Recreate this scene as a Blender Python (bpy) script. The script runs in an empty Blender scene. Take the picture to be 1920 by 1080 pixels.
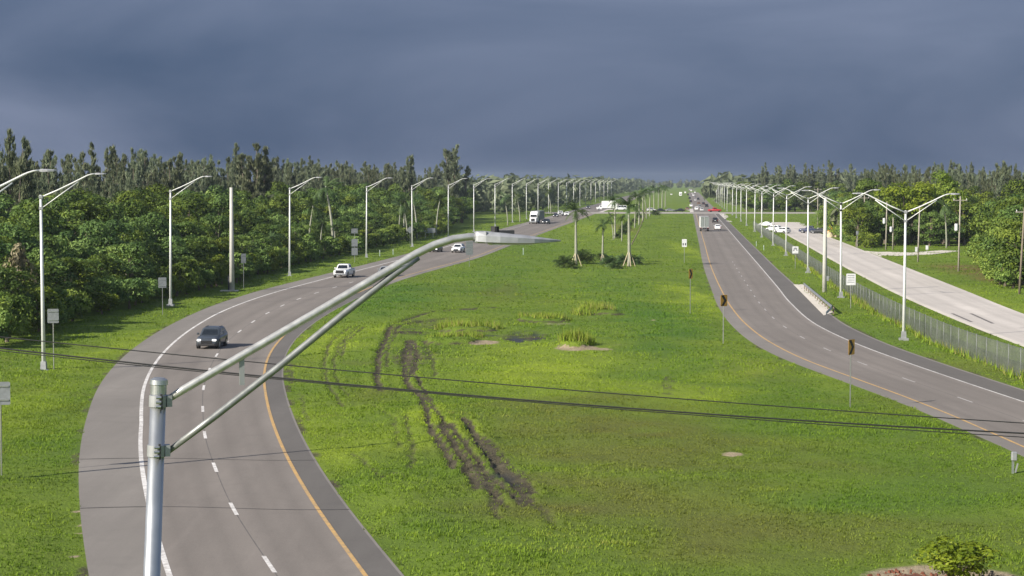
import bpy, math, random
import numpy as np
from mathutils import Vector, Matrix

# ------------------------------------------------------------------ camera, sky, sun, exposure
SC = bpy.context.scene
COL = SC.collection
CAM_H = 13.8                       # camera mast height, metres
FPX = 3650.0                       # focal length in pixels of the 1920 px wide photograph
HORIZON = 338.0
PITCH = math.atan((540 - HORIZON) / FPX)
cam_d = bpy.data.cameras.new('camera')
cam = bpy.data.objects.new('camera', cam_d); COL.objects.link(cam)
cam.location = (0, 0, CAM_H)
cam.rotation_euler = (math.pi / 2 - PITCH, 0, 0)
cam_d.sensor_width = 36.0
cam_d.lens = 36.0 * FPX / 1920.0
cam_d.clip_start = 0.5
cam_d.clip_end = 20000
SC.camera = cam

SUN_EL = math.radians(29.5)
SUN_BEHIND = math.radians(36.0)    # how far behind the camera's left hand the sun stands
to_sun = Vector((-math.cos(SUN_BEHIND) * math.cos(SUN_EL), -math.sin(SUN_BEHIND) * math.cos(SUN_EL), math.sin(SUN_EL)))

world = bpy.data.worlds.new('World'); SC.world = world; world.use_nodes = True
nt = world.node_tree; nt.nodes.clear()
def wn(t, **kw):
    n = nt.nodes.new(t)
    for k, v in kw.items(): setattr(n, k, v)
    return n
w_out = wn('ShaderNodeOutputWorld'); w_bg = wn('ShaderNodeBackground'); w_bg.inputs['Strength'].default_value = 0.1
sky = wn('ShaderNodeTexSky', sky_type='NISHITA', sun_disc=False)
sky.sun_elevation = SUN_EL
sky.sun_rotation = math.atan2(to_sun.x, to_sun.y)
w_tc = wn('ShaderNodeTexCoord'); w_map = wn('ShaderNodeMapping'); w_map.inputs['Scale'].default_value = (2.6, 2.6, 9.0)
nt.links.new(w_tc.outputs['Generated'], w_map.inputs['Vector'])
w_n1 = wn('ShaderNodeTexNoise'); w_n1.inputs['Scale'].default_value = 1.25; w_n1.inputs['Detail'].default_value = 6; w_n1.inputs['Roughness'].default_value = 0.5
w_n1.inputs['Distortion'].default_value = 0.6
nt.links.new(w_map.outputs['Vector'], w_n1.inputs['Vector'])
w_r = wn('ShaderNodeValToRGB')
w_r.color_ramp.elements[0].position = 0.36; w_r.color_ramp.elements[0].color = (0.22, 0.48, 1.06, 1)
w_r.color_ramp.elements[1].position = 0.90; w_r.color_ramp.elements[1].color = (1.58, 1.88, 2.74, 1)
w_sz = wn('ShaderNodeSeparateXYZ'); nt.links.new(w_tc.outputs['Generated'], w_sz.inputs['Vector'])
w_el = wn('ShaderNodeMapRange'); w_el.inputs['From Min'].default_value = 0.0; w_el.inputs['From Max'].default_value = 0.13; w_el.inputs['To Max'].default_value = 0.26
nt.links.new(w_sz.outputs['Z'], w_el.inputs['Value'])
w_ad = wn('ShaderNodeMath', operation='ADD'); nt.links.new(w_n1.outputs['Fac'], w_ad.inputs[0]); nt.links.new(w_el.outputs['Result'], w_ad.inputs[1])
nt.links.new(w_ad.outputs[0], w_r.inputs['Fac'])
# storm bank ahead of the camera, clearer air to the south-west where the sun shines
w_sep = wn('ShaderNodeSeparateXYZ'); nt.links.new(w_tc.outputs['Generated'], w_sep.inputs['Vector'])
w_mr = wn('ShaderNodeMapRange', interpolation_type='SMOOTHSTEP')
w_mr.inputs['From Min'].default_value = -0.75; w_mr.inputs['From Max'].default_value = 0.35
w_mr.inputs['To Min'].default_value = 0.25; w_mr.inputs['To Max'].default_value = 0.97
nt.links.new(w_sep.outputs['Y'], w_mr.inputs['Value'])
w_mix = wn('ShaderNodeMix', data_type='RGBA')
nt.links.new(w_mr.outputs['Result'], w_mix.inputs['Factor'])
nt.links.new(sky.outputs['Color'], w_mix.inputs['A']); nt.links.new(w_r.outputs['Color'], w_mix.inputs['B'])
nt.links.new(w_mix.outputs['Result'], w_bg.inputs['Color']); nt.links.new(w_bg.outputs['Background'], w_out.inputs['Surface'])

sun_d = bpy.data.lights.new('sun', 'SUN'); sun_d.energy = 4.9; sun_d.angle = math.radians(0.55); sun_d.color = (1.0, 0.93, 0.82)
sun = bpy.data.objects.new('sun', sun_d); COL.objects.link(sun)
sun.rotation_euler = to_sun.to_track_quat('Z', 'Y').to_euler()
sun.location = (-60, -20, 60)

SC.view_settings.view_transform = 'Standard'; SC.view_settings.look = 'None'
SC.view_settings.gamma = 1.0; SC.view_settings.use_curve_mapping = False
SC.view_settings.exposure = 0.58
SC.cycles.max_bounces = 6; SC.cycles.diffuse_bounces = 2; SC.cycles.glossy_bounces = 2
SC.cycles.transmission_bounces = 4; SC.cycles.transparent_max_bounces = 12; SC.cycles.volume_bounces = 0

R = math.radians
SLOPE = math.tan(R(5.1))           # heading of the straight highway

# ------------------------------------------------------------------ small helpers
def ground_at(x, y, z=0.0):
    """point on the level ground seen at pixel (x, y) of the photograph"""
    u = (x - 960) / FPX; v = -(y - 540) / FPX
    dy = math.cos(PITCH) + v * math.sin(PITCH); dz = -math.sin(PITCH) + v * math.cos(PITCH)
    t = (z - CAM_H) / dz
    return Vector((u * t, dy * t, z))

def plane_at(x, y, p0, ang):
    """point seen at a pixel on the upright plane through p0 that runs along heading ang"""
    u = (x - 960) / FPX; v = -(y - 540) / FPX
    d = Vector((u, math.cos(PITCH) + v * math.sin(PITCH), -math.sin(PITCH) + v * math.cos(PITCH)))
    n = Vector((-math.sin(ang), math.cos(ang), 0)); o = Vector((0, 0, CAM_H))
    t = (Vector(p0) - o).dot(n) / d.dot(n)
    return o + d * t

class MB:
    """collects simple shapes into one mesh"""
    def __init__(s): s.v = []; s.f = []; s.m = []; s.mi = 0
    def add(s, vs, fs):
        b = len(s.v); s.v += [tuple(p) for p in vs]
        for f in fs: s.f.append(tuple(b + i for i in f)); s.m.append(s.mi)
        return s
    def box(s, c, size, rz=0.0, taper=1.0, ry=0.0):
        hx, hy, hz = size[0] / 2, size[1] / 2, size[2] / 2
        M = Matrix.Rotation(rz, 3, 'Z') @ Matrix.Rotation(ry, 3, 'Y')
        vs = []
        for z, k in ((-hz, 1.0), (hz, taper)):
            for x, y in ((-hx, -hy), (hx, -hy), (hx, hy), (-hx, hy)):
                vs.append(M @ Vector((x * k, y * k, z)) + Vector(c))
        return s.add(vs, [(3, 2, 1, 0), (4, 5, 6, 7), (0, 1, 5, 4), (1, 2, 6, 5), (2, 3, 7, 6), (3, 0, 4, 7)])
    def rbox(s, c, size, bev=0.04):
        """box with chamfered upright and top edges"""
        hx, hy, hz = size[0] / 2, size[1] / 2, size[2] / 2; cx, cy, cz = c
        def ring(z, ins):
            a, b2 = hx - ins, hy - ins; e = bev
            return [(cx - a + e, cy - b2, z), (cx + a - e, cy - b2, z), (cx + a, cy - b2 + e, z), (cx + a, cy + b2 - e, z),
                    (cx + a - e, cy + b2, z), (cx - a + e, cy + b2, z), (cx - a, cy + b2 - e, z), (cx - a, cy - b2 + e, z)]
        return s.loft([ring(cz - hz, bev * .6), ring(cz - hz + bev, 0), ring(cz + hz - bev, 0), ring(cz + hz, bev)])
    def loft(s, rings, cap=True):
        n = len(rings[0]); vs = [p for r in rings for p in r]; fs = []
        for i in range(len(rings) - 1):
            for j in range(n):
                k = (j + 1) % n
                fs.append((i * n + j, i * n + k, (i + 1) * n + k, (i + 1) * n + j))
        if cap:
            fs.append(tuple(range(n - 1, -1, -1))); fs.append(tuple((len(rings) - 1) * n + j for j in range(n)))
        return s.add(vs, fs)
    def tube(s, pts, r, n=8, cap=True):
        pts = [Vector(p) for p in pts]
        if not isinstance(r, (list, tuple)): r = [r] * len(pts)
        rings = []; prev = None
        for i, p in enumerate(pts):
            t = (pts[min(i + 1, len(pts) - 1)] - pts[max(i - 1, 0)]).normalized()
            if prev is None:
                a = Vector((0, 0, 1)) if abs(t.z) < .9 else Vector((1, 0, 0))
                u = t.cross(a).normalized()
            else:
                u = (prev - t * prev.dot(t)).normalized()
            prev = u; w = t.cross(u)
            rings.append([p + (u * math.cos(2 * math.pi * k / n) + w * math.sin(2 * math.pi * k / n)) * r[i] for k in range(n)])
        return s.loft(rings, cap)
    def disc(s, c, axis, r, h, n=16):
        a = Vector(axis).normalized() * (h / 2); c = Vector(c)
        return s.tube([c - a, c + a], r, n)
    def mesh(s, name, smooth=False):
        me = bpy.data.meshes.new(name); me.from_pydata(s.v, [], s.f)
        if any(s.m): me.polygons.foreach_set('material_index', s.m)
        if smooth: me.polygons.foreach_set('use_smooth', [True] * len(me.polygons))
        me.update(); return me
    def build(s, name, mats, parent=None, smooth=False):
        me = s.mesh(name, smooth)
        for m in (mats if isinstance(mats, (list, tuple)) else [mats]): me.materials.append(m)
        return place(name, me, parent)

def place(name, data, parent=None, loc=None, rz=0.0, scale=None):
    o = bpy.data.objects.new(name, data); COL.objects.link(o)
    if parent is not None: o.parent = parent
    if loc is not None: o.location = loc
    if rz: o.rotation_euler = (0, 0, rz)
    if scale is not None: o.scale = scale if isinstance(scale, (tuple, list, Vector)) else (scale,) * 3
    return o

def tag(o, label=None, cat=None, group=None, kind=None):
    if label: o['label'] = label
    if cat: o['category'] = cat
    if group: o['group'] = group
    if kind: o['kind'] = kind
    return o

def thing(name, label, cat, loc=(0, 0, 0), rz=0.0, group=None, scale=None):
    return tag(place(name, None, None, loc, rz, scale), label, cat, group)

def mesh_np(name, V, F, mat=None, attr=None, smooth=False):
    """mesh from numpy arrays; F is (n,3) or (n,4)"""
    me = bpy.data.meshes.new(name); k = F.shape[1]
    me.vertices.add(len(V)); me.vertices.foreach_set('co', np.ascontiguousarray(V, np.float32).ravel())
    me.loops.add(F.size); me.loops.foreach_set('vertex_index', np.ascontiguousarray(F, np.int32).ravel())
    me.polygons.add(len(F)); me.polygons.foreach_set('loop_start', np.arange(0, F.size, k, dtype=np.int32))
    me.polygons.foreach_set('loop_total', np.full(len(F), k, np.int32))
    me.polygons.foreach_set('use_smooth', np.full(len(F), bool(smooth)))
    me.update(calc_edges=True)
    for n, a in (attr or {}).items():
        at = me.attributes.new(n, 'FLOAT', 'POINT'); at.data.foreach_set('value', np.ascontiguousarray(a, np.float32))
    if mat: me.materials.append(mat)
    return me

_P = np.random.RandomState(7).rand(256, 256)
def vnoise(x, y, s, seed=0):
    x = np.asarray(x, float) / s + seed * 17.3; y = np.asarray(y, float) / s + seed * 9.7
    xi = np.floor(x).astype(int); yi = np.floor(y).astype(int); fx = x - xi; fy = y - yi
    fx = fx * fx * (3 - 2 * fx); fy = fy * fy * (3 - 2 * fy)
    g = lambda a, b: _P[a & 255, b & 255]
    return (g(xi, yi) * (1 - fx) + g(xi + 1, yi) * fx) * (1 - fy) + (g(xi, yi + 1) * (1 - fx) + g(xi + 1, yi + 1) * fx) * fy

def smooth01(x, a, b):
    t = np.clip((x - a) / (b - a), 0, 1); return t * t * (3 - 2 * t)

# ------------------------------------------------------------------ materials
class NT:
    def __init__(s, name):
        s.m = bpy.data.materials.new(name); s.m.use_nodes = True; s.t = s.m.node_tree; s.t.nodes.clear()
        s.out = s.n('ShaderNodeOutputMaterial'); s.b = s.n('ShaderNodeBsdfPrincipled')
        s.l(s.b.outputs[0], s.out.inputs['Surface'])
    def n(s, t, **kw):
        nd = s.t.nodes.new(t)
        for k, v in kw.items(): setattr(nd, k, v)
        return nd
    def l(s, a, b): s.t.links.new(a, b)
    def obj(s): return s.n('ShaderNodeTexCoord').outputs['Object']
    def geo(s): return s.n('ShaderNodeNewGeometry').outputs['Position']
    def noise(s, vec, scale, detail=4, rough=.55, stretch=None, dist=0):
        if stretch:
            mp = s.n('ShaderNodeMapping'); mp.inputs['Scale'].default_value = stretch; s.l(vec, mp.inputs['Vector']); vec = mp.outputs[0]
        nd = s.n('ShaderNodeTexNoise'); nd.inputs['Scale'].default_value = scale; nd.inputs['Detail'].default_value = detail
        nd.inputs['Roughness'].default_value = rough; nd.inputs['Distortion'].default_value = dist
        s.l(vec, nd.inputs['Vector']); return nd.outputs['Fac']
    def ramp(s, fac, stops):
        r = s.n('ShaderNodeValToRGB'); e = r.color_ramp.elements
        while len(e) < len(stops): e.new(.5)
        for i, (p, c) in enumerate(stops): e[i].position = p; e[i].color = (*c, 1) if len(c) == 3 else c
        s.l(fac, r.inputs['Fac']); return r.outputs['Color']
    def mix(s, fac, a, b, mode='MIX'):
        m = s.n('ShaderNodeMix', data_type='RGBA', blend_type=mode)
        for sock, v in (('Factor', fac), ('A', a), ('B', b)):
            if hasattr(v, 'links'): s.l(v, m.inputs[sock])
            elif isinstance(v, (int, float)): m.inputs[sock].default_value = v
            else: m.inputs[sock].default_value = (*v, 1)
        return m.outputs['Result']
    def mathn(s, op, a, b=None, c=None):
        m = s.n('ShaderNodeMath', operation=op)
        for i, v in enumerate((a, b, c)):
            if v is None: continue
            if hasattr(v, 'links'): s.l(v, m.inputs[i])
            else: m.inputs[i].default_value = v
        return m.outputs[0]
    def rng(s, v, a, b, c=0., d=1.):
        m = s.n('ShaderNodeMapRange'); m.inputs['From Min'].default_value = a; m.inputs['From Max'].default_value = b
        m.inputs['To Min'].default_value = c; m.inputs['To Max'].default_value = d; s.l(v, m.inputs['Value']); return m.outputs[0]
    def attr(s, name): return s.n('ShaderNodeAttribute', attribute_name=name).outputs['Fac']
    def bump(s, h, strength=.3, dist=.02):
        b = s.n('ShaderNodeBump'); b.inputs['Strength'].default_value = strength; b.inputs['Distance'].default_value = dist
        s.l(h, b.inputs['Height']); s.l(b.outputs[0], s.b.inputs['Normal'])
    def col(s, c):
        if hasattr(c, 'links'): s.l(c, s.b.inputs['Base Color'])
        else: s.b.inputs['Base Color'].default_value = (*c, 1)
        return s
    def set(s, rough=None, metal=None, spec=None, emit=None):
        if rough is not None:
            if hasattr(rough, 'links'): s.l(rough, s.b.inputs['Roughness'])
            else: s.b.inputs['Roughness'].default_value = rough
        if metal is not None: s.b.inputs['Metallic'].default_value = metal
        if spec is not None: s.b.inputs['Specular IOR Level'].default_value = spec
        if emit: s.b.inputs['Emission Color'].default_value = (*emit[0], 1); s.b.inputs['Emission Strength'].default_value = emit[1]
        return s

def worn(name, c, rough=.5, metal=0., var=.18, scale=3., spec=.5):
    """plain painted / cast surface with slight uneven soiling"""
    t = NT(name); f = t.noise(t.obj(), scale, 5, .6)
    d = tuple(x * (1 - var) for x in c); b = tuple(min(1, x * (1 + var * .5)) for x in c)
    t.col(t.ramp(f, [(.3, d), (.7, b)])).set(t.rng(f, .2, .8, rough * .85, min(1, rough * 1.15)), metal, spec)
    return t.m

def paint(name, c, rough=.28):
    t = NT(name); f = t.noise(t.obj(), 2.5, 4)
    t.col(t.ramp(f, [(.3, tuple(x * .9 for x in c)), (.7, c)])).set(t.rng(f, .2, .8, rough, rough + .12), 0., .5)
    t.b.inputs['Coat Weight'].default_value = .5; t.b.inputs['Coat Roughness'].default_value = .08
    return t.m

M = {}
M['galv'] = worn('galvanised_steel', (.52, .54, .55), .38, .8, .14, 2.5)
M['alu'] = worn('brushed_aluminium', (.46, .47, .47), .34, .85, .16, 4)
M['arm_paint'] = worn('weathered_arm_aluminium', (.54, .54, .52), .38, .55, .24, 9)
M['strut_steel'] = worn('dull_strut_steel', (.27, .28, .275), .45, .45, .25, 9)
M['whitepole'] = worn('pale_aluminium_pole', (.72, .73, .72), .5, .15, .10, 2)
M['concrete_pole'] = worn('concrete_pole', (.50, .49, .45), .9, 0, .12, 1.5)
M['darkmetal'] = worn('dark_metal', (.05, .052, .055), .5, .3)
M['bracket'] = worn('bracket_casting', (.36, .37, .38), .5, .4)
M['lamphead'] = worn('lamp_head_paint', (.36, .37, .39), .5, .2, .2, 9)
M['lens'] = worn('lamp_lens', (.75, .76, .74), .15, 0, .05)
M['rubber'] = worn('tyre_rubber', (.022, .022, .023), .85)
M['blackplastic'] = worn('black_plastic', (.02, .02, .022), .55)
M['cable'] = worn('cable_jacket', (.018, .018, .018), .6)
M['signback'] = worn('sign_back_aluminium', (.26, .275, .29), .5, .4, .2, 5)
M['signwhite'] = worn('sign_sheet_white', (.60, .61, .62), .55)
M['signblack'] = worn('sign_ink_black', (.02, .02, .02), .5)
M['signorange'] = worn('sign_sheet_amber', (.75, .38, .05), .5)
M['signgreen'] = worn('sign_sheet_pale_green', (.36, .46, .40), .5)
M['wood'] = worn('weathered_pole_wood', (.20, .165, .125), .9, 0, .25, 4)
M['stake'] = worn('timber_stake', (.52, .44, .30), .9, 0, .2, 6)
M['glass'] = NT('car_glass').col((.012, .016, .02)).set(.06, 0, .8).m
M['rim'] = worn('wheel_rim', (.45, .46, .48), .3, .7, .1)
M['headlamp'] = NT('head_lamp').col((.85, .87, .9)).set(.1, 0, .6, ((1, .97, .9), .9)).m
M['taillamp'] = NT('tail_lamp').col((.45, .012, .012)).set(.15).m
M['chrome'] = worn('chrome_trim', (.62, .63, .65), .18, .9, .05)
M['grille'] = worn('grille_black', (.015, .015, .017), .4)
M['plate'] = worn('number_plate', (.7, .72, .7), .5)
M['box_grey'] = worn('truck_box_grey_doors', (.20, .225, .215), .55, 0, .15, 1.2)
M['box_white'] = worn('truck_box_white', (.80, .81, .80), .5, 0, .05, 1.0)
for n_, c_ in (('white', (.80, .81, .82)), ('black', (.018, .020, .024)), ('slate', (.045, .055, .068)), ('grey', (.22, .23, .24)), ('silver', (.5, .51, .52)),
               ('red', (.42, .022, .025)), ('brown', (.16, .11, .075)), ('navy', (.03, .04, .09)), ('orange', (.70, .22, .03)), ('tan', (.55, .44, .28))):
    M['car_' + n_] = paint('car_paint_' + n_, c_)

# --- grass ground
def ground_mat():
    t = NT('grass_ground'); p = t.geo()
    big = t.noise(p, .035, 4, .55); mid = t.noise(p, .16, 5, .6); fine = t.noise(p, 1.3, 6, .65); tiny = t.noise(p, 7, 4, .7)
    g = t.ramp(big, [(.30, (.078, .138, .013)), (.50, (.125, .200, .016)), (.70, (.190, .260, .022))])
    g2 = t.ramp(mid, [(.28, (.088, .140, .015)), (.52, (.145, .218, .018)), (.74, (.215, .275, .030))])
    g = t.mix(.5, g, g2)
    dry = t.mathn('MULTIPLY', t.rng(t.noise(p, .09, 5, .6, dist=.8), .57, .74), .38)
    g = t.mix(dry, g, (.175, .150, .045))
    g = t.mix(t.rng(fine, .35, .75, 0, .45), g, (.070, .115, .012))
    g = t.mix(t.rng(tiny, .45, .75, 0, .35), g, (.175, .235, .045))
    g = t.mix(t.mathn('MULTIPLY', t.attr('lime'), .9), g, (.235, .310, .024)); g = t.mix(t.mathn('MULTIPLY', t.attr('lush'), .8), g, (.072, .148, .016)); g = t.mix(t.mathn('MULTIPLY', t.attr('olive'), .9), g, (.125, .132, .028))
    mud = t.attr('mud')
    mf = t.mathn('SMOOTH_MIN', 1.0, t.rng(t.mathn('ADD', t.mathn('MULTIPLY', mud, 1.25), t.mathn('MULTIPLY', t.mathn('SUBTRACT', fine, .5), .7)), .28, .80), .01)
    mcol = t.ramp(t.noise(p, .8, 5, .65), [(.3, (.042, .036, .024)), (.55, (.090, .078, .047)), (.75, (.150, .132, .078))])
    g = t.mix(mf, g, mcol)
    sand = t.attr('sand'); sf = t.rng(t.mathn('ADD', sand, t.mathn('MULTIPLY', t.mathn('SUBTRACT', fine, .5), .6)), .35, .6)
    g = t.mix(sf, g, t.ramp(fine, [(.3, (.26, .205, .125)), (.7, (.42, .345, .235))]))
    wet = t.attr('wet'); g = t.mix(wet, g, (.032, .032, .028))
    brown = t.attr('brown'); g = t.mix(t.mathn('MULTIPLY', brown, t.rng(mid, .3, .6, .35, .9)), g, (.150, .098, .042))
    t.col(g).set(t.rng(wet, 0, 1, .95, .30), 0, .25)
    h = t.mathn('ADD', t.mathn('MULTIPLY', fine, .6), t.mathn('MULTIPLY', tiny, .5))
    t.bump(h, 1.0, .26)
    return t.m
M['ground'] = ground_mat()

def blade_mat():
    t = NT('grass_blades'); p = t.geo(); a = t.attr('tint')
    big = t.noise(p, .05, 4); mid = t.noise(p, .3, 4)
    c = t.ramp(a, [(.0, (.082, .150, .012)), (.5, (.155, .250, .018)), (.82, (.245, .330, .033)), (1., (.310, .275, .095))])
    c = t.mix(t.rng(big, .42, .70, 0, .40), c, (.240, .315, .026)); c = t.mix(t.rng(t.noise(p, .07, 4, .55, dist=.6), .52, .72, 0, .45), c, (.165, .165, .035))
    c = t.mix(t.mathn('MULTIPLY', t.attr('lime'), .88), c, (.285, .375, .028)); c = t.mix(t.mathn('MULTIPLY', t.attr('lush'), .8), c, (.098, .200, .017)); c = t.mix(t.mathn('MULTIPLY', t.attr('olive'), .85), c, (.168, .168, .036))
    t.col(c).set(.7, 0, .2)
    tr = t.n('ShaderNodeBsdfTranslucent'); t.l(c, tr.inputs['Color'])
    mx = t.n('ShaderNodeMixShader'); mx.inputs[0].default_value = .25
    t.l(t.b.outputs[0], mx.inputs[1]); t.l(tr.outputs[0], mx.inputs[2]); t.l(mx.outputs[0], t.out.inputs['Surface'])
    return t.m
M['blades'] = blade_mat()

def asphalt_mat(name, base, dark=.75, scale=1.):
    t = NT(name); p = t.geo(); a = t.attr('wear')
    big = t.noise(p, .06, 4, .5); streak = t.noise(p, 1.0, 4, .6, (.55, .045, 1)); fine = t.noise(p, 14, 4, .7); patch = t.noise(p, .35, 3, .5, dist=1.2)
    c = t.ramp(big, [(.3, tuple(x * .88 for x in base)), (.7, tuple(x * 1.10 for x in base))])
    c = t.mix(t.rng(streak, .36, .66, 0, .55), c, tuple(x * dark for x in base)); c = t.mix(t.rng(t.noise(p, .5, 5, .65, (1, .18, 1), .8), .55, .75, 0, .45), c, tuple(x * 1.22 for x in base))
    c = t.mix(t.rng(patch, .52, .70, 0, .32), c, tuple(x * .72 for x in base))
    c = t.mix(t.mathn('MULTIPLY', a, t.rng(t.noise(p, .12, 3), .3, .7, .45, 1.0)), c, tuple(x * .52 for x in base))
    c = t.mix(t.rng(fine, .4, .75, 0, .28), c, tuple(x * 1.35 for x in base))
    t.col(c).set(.88, 0, .3); t.bump(fine, .25, .01)
    return t.m
M['asphalt'] = asphalt_mat('asphalt_lanes', (.226, .201, .180))
M['shoulder'] = asphalt_mat('asphalt_shoulder', (.226, .207, .188))
M['shoulder_dark'] = asphalt_mat('asphalt_shoulder_dark', (.140, .130, .120))
M['pale_road'] = asphalt_mat('pale_limerock_asphalt', (.58, .535, .49), .82)
M['pale_mid'] = asphalt_mat('dusty_asphalt', (.36, .33, .30), .85)
M['pale_conc'] = asphalt_mat('pale_concrete_slab', (.62, .57, .50), .88)

def line_mat(name, c, c2):
    t = NT(name); p = t.geo(); f = t.noise(p, 3.2, 5, .7); g = t.noise(p, .4, 3)
    w = t.mathn('ADD', t.rng(f, .40, .68, 0, .75), t.rng(g, .42, .72, 0, .4))
    t.col(t.mix(w, c, c2)).set(.7, 0, .3)
    return t.m
M['line_white'] = line_mat('road_paint_white', (.80, .78, .75), (.36, .335, .32))
M['line_white_worn'] = line_mat('road_paint_white_worn', (.50, .48, .46), (.27, .25, .24))
M['line_white_mid'] = line_mat('road_paint_white_dull', (.62, .60, .57), (.33, .31, .295))
M['line_yellow'] = line_mat('road_paint_amber', (.60, .37, .13), (.33, .25, .16))
M['cable_shadow'] = worn('cable_shadow_dark', (.075, .07, .068), .8)  # dark tone standing in for the overhead cables' shadow on asphalt
M['joint'] = worn('paving_joint', (.125, .115, .108), .85, 0, .3, 1.5)
M['skid'] = worn('tyre_skid_mark', (.17, .155, .145), .85, 0, .3, 2)

# ------------------------------------------------------------------ roads as edges X(Y)
def lin(x0): return lambda y: x0 + SLOPE * y
FAR = np.array([420., 600, 900, 1400, 2200, 3200])
def edge(pts, x0):
    a = np.array(pts, float); f = FAR[FAR > a[-1, 0] + 25]
    ys = np.concatenate([a[:, 0], f]); xs = np.concatenate([a[:, 1], x0 + SLOPE * f])
    d = np.gradient(xs, ys)                      # Hermite through the surveyed points
    def fn(y):
        y = np.asarray(y, float); i = np.clip(np.searchsorted(ys, y) - 1, 0, len(ys) - 2)
        h = ys[i + 1] - ys[i]; t = (y - ys[i]) / h
        r = ((2 * t**3 - 3 * t**2 + 1) * xs[i] + (t**3 - 2 * t**2 + t) * h * d[i] + (-2 * t**3 + 3 * t**2) * xs[i + 1] + (t**3 - t**2) * h * d[i + 1])
        r = np.where(y < ys[0], xs[0] + (y - ys[0]) * d[0], r)
        return np.where(y > ys[-1], xs[-1] + (y - ys[-1]) * SLOPE, r)
    return fn
L_out = edge([(40, -7.6), (69, -15.2), (80.5, -18), (98, -21.9), (113.5, -24.9), (130, -27.7), (147, -29.9), (166, -31.6), (188, -32.7), (215, -32.9), (241, -31.7), (267, -29.4), (300, -26), (334, -22.6)], -52.4)
L_in = edge([(40, 2.6), (67, -3.7), (82.5, -7.1), (94, -9.4), (108.6, -12), (122, -14.1), (139, -16.4), (153, -17.8), (170, -18.8), (190, -19.1), (217, -18.5), (241, -17.4), (262, -15.9), (283, -13.8), (309, -10.6), (332, -7.6)], -37.2)
L_dash = edge([(40, -.9), (69.2, -8.7), (80.7, -11.6), (92.1, -14.1), (104.1, -16.5), (115.9, -18.5), (128.1, -20.4), (140, -21.9), (153, -23.3), (165.4, -24.3), (180.3, -25), (201, -25.4), (217, -25.2), (228, -24.7), (239, -23.9), (252, -22.7), (283, -19.8), (332, -15.4)], -45.0)
L_white = lambda y: L_out(y) + np.interp(y, [60, 110, 200, 260], [2.75, 3.2, 2.5, 2.7])
L_yel = lambda y: L_in(y) - 1.35
R_yel = edge([(50, 29.6), (75, 27.9), (90, 27.0), (106, 26.2), (114, 25.8), (124, 25.0), (135, 23.9), (150, 22.5), (166, 22.0), (185, 22.4), (212, 23.9), (249, 26.7), (293, 30.3)], 4.1)
R_white = edge([(50, 39.0), (75, 36.5), (90, 34.8), (106, 33.2), (125, 31.5), (134, 30.8), (147, 29.9), (160, 29.2), (182, 29.0), (217, 31.2), (250, 34.2), (280, 36.9)], 11.9)
R_in = lambda y: R_yel(y) - np.interp(y, [100, 160, 250], [1.1, 1.6, 1.2])
R_out = lambda y: R_white(y) + np.interp(y, [100, 160, 200, 260, 300], [2.3, 2.6, 3.0, 2.6, 2.4])
R_dash = lambda y: (R_yel(y) + R_white(y)) / 2
F_l = edge([(90, 42.0), (130, 41.9), (161, 42.5), (188, 43.7), (227, 46.1), (293, 51.5)], 25.5)
F_r = edge([(90, 48.5), (130, 49.6), (161, 50.6), (199.7, 52.8), (243, 56.7), (311, 62.8)], 35.0)
CROSS0, CROSS1 = 806.0, 842.0     # side road crossing the highway

def ribbon(name, fa, fb, y0, y1, z, mat, n=9, wear=None, step=4.0, skirt=0.12):
    ys = [y0]
    while ys[-1] < y1: ys.append(min(y1, ys[-1] + step * max(1, ys[-1] / 200)))
    ys = np.array(ys); A = fa(ys); B = fb(ys); m = len(ys); ts = np.linspace(0, 1, n)
    X = A[:, None] * (1 - ts) + B[:, None] * ts; Y = np.repeat(ys[:, None], n, 1); Z = np.full_like(X, z)
    W = np.zeros_like(X) if wear is None else wear(ts)[None, :] + 0 * X
    if skirt:
        X = np.concatenate([A[:, None], X, B[:, None]], 1); Y = np.repeat(ys[:, None], n + 2, 1)
        Z = np.concatenate([np.full((m, 1), z - skirt), Z, np.full((m, 1), z - skirt)], 1); W = np.concatenate([W[:, :1], W, W[:, -1:]], 1); n += 2
    V = np.stack([X, Y, Z], -1).reshape(-1, 3); i, j = np.meshgrid(np.arange(m - 1), np.arange(n - 1), indexing='ij'); i = i.ravel(); j = j.ravel()
    F = np.stack([i * n + j, i * n + j + 1, (i + 1) * n + j + 1, (i + 1) * n + j], -1)
    return place(name, mesh_np(name, V, F, mat, {'wear': W.ravel()}))

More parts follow.
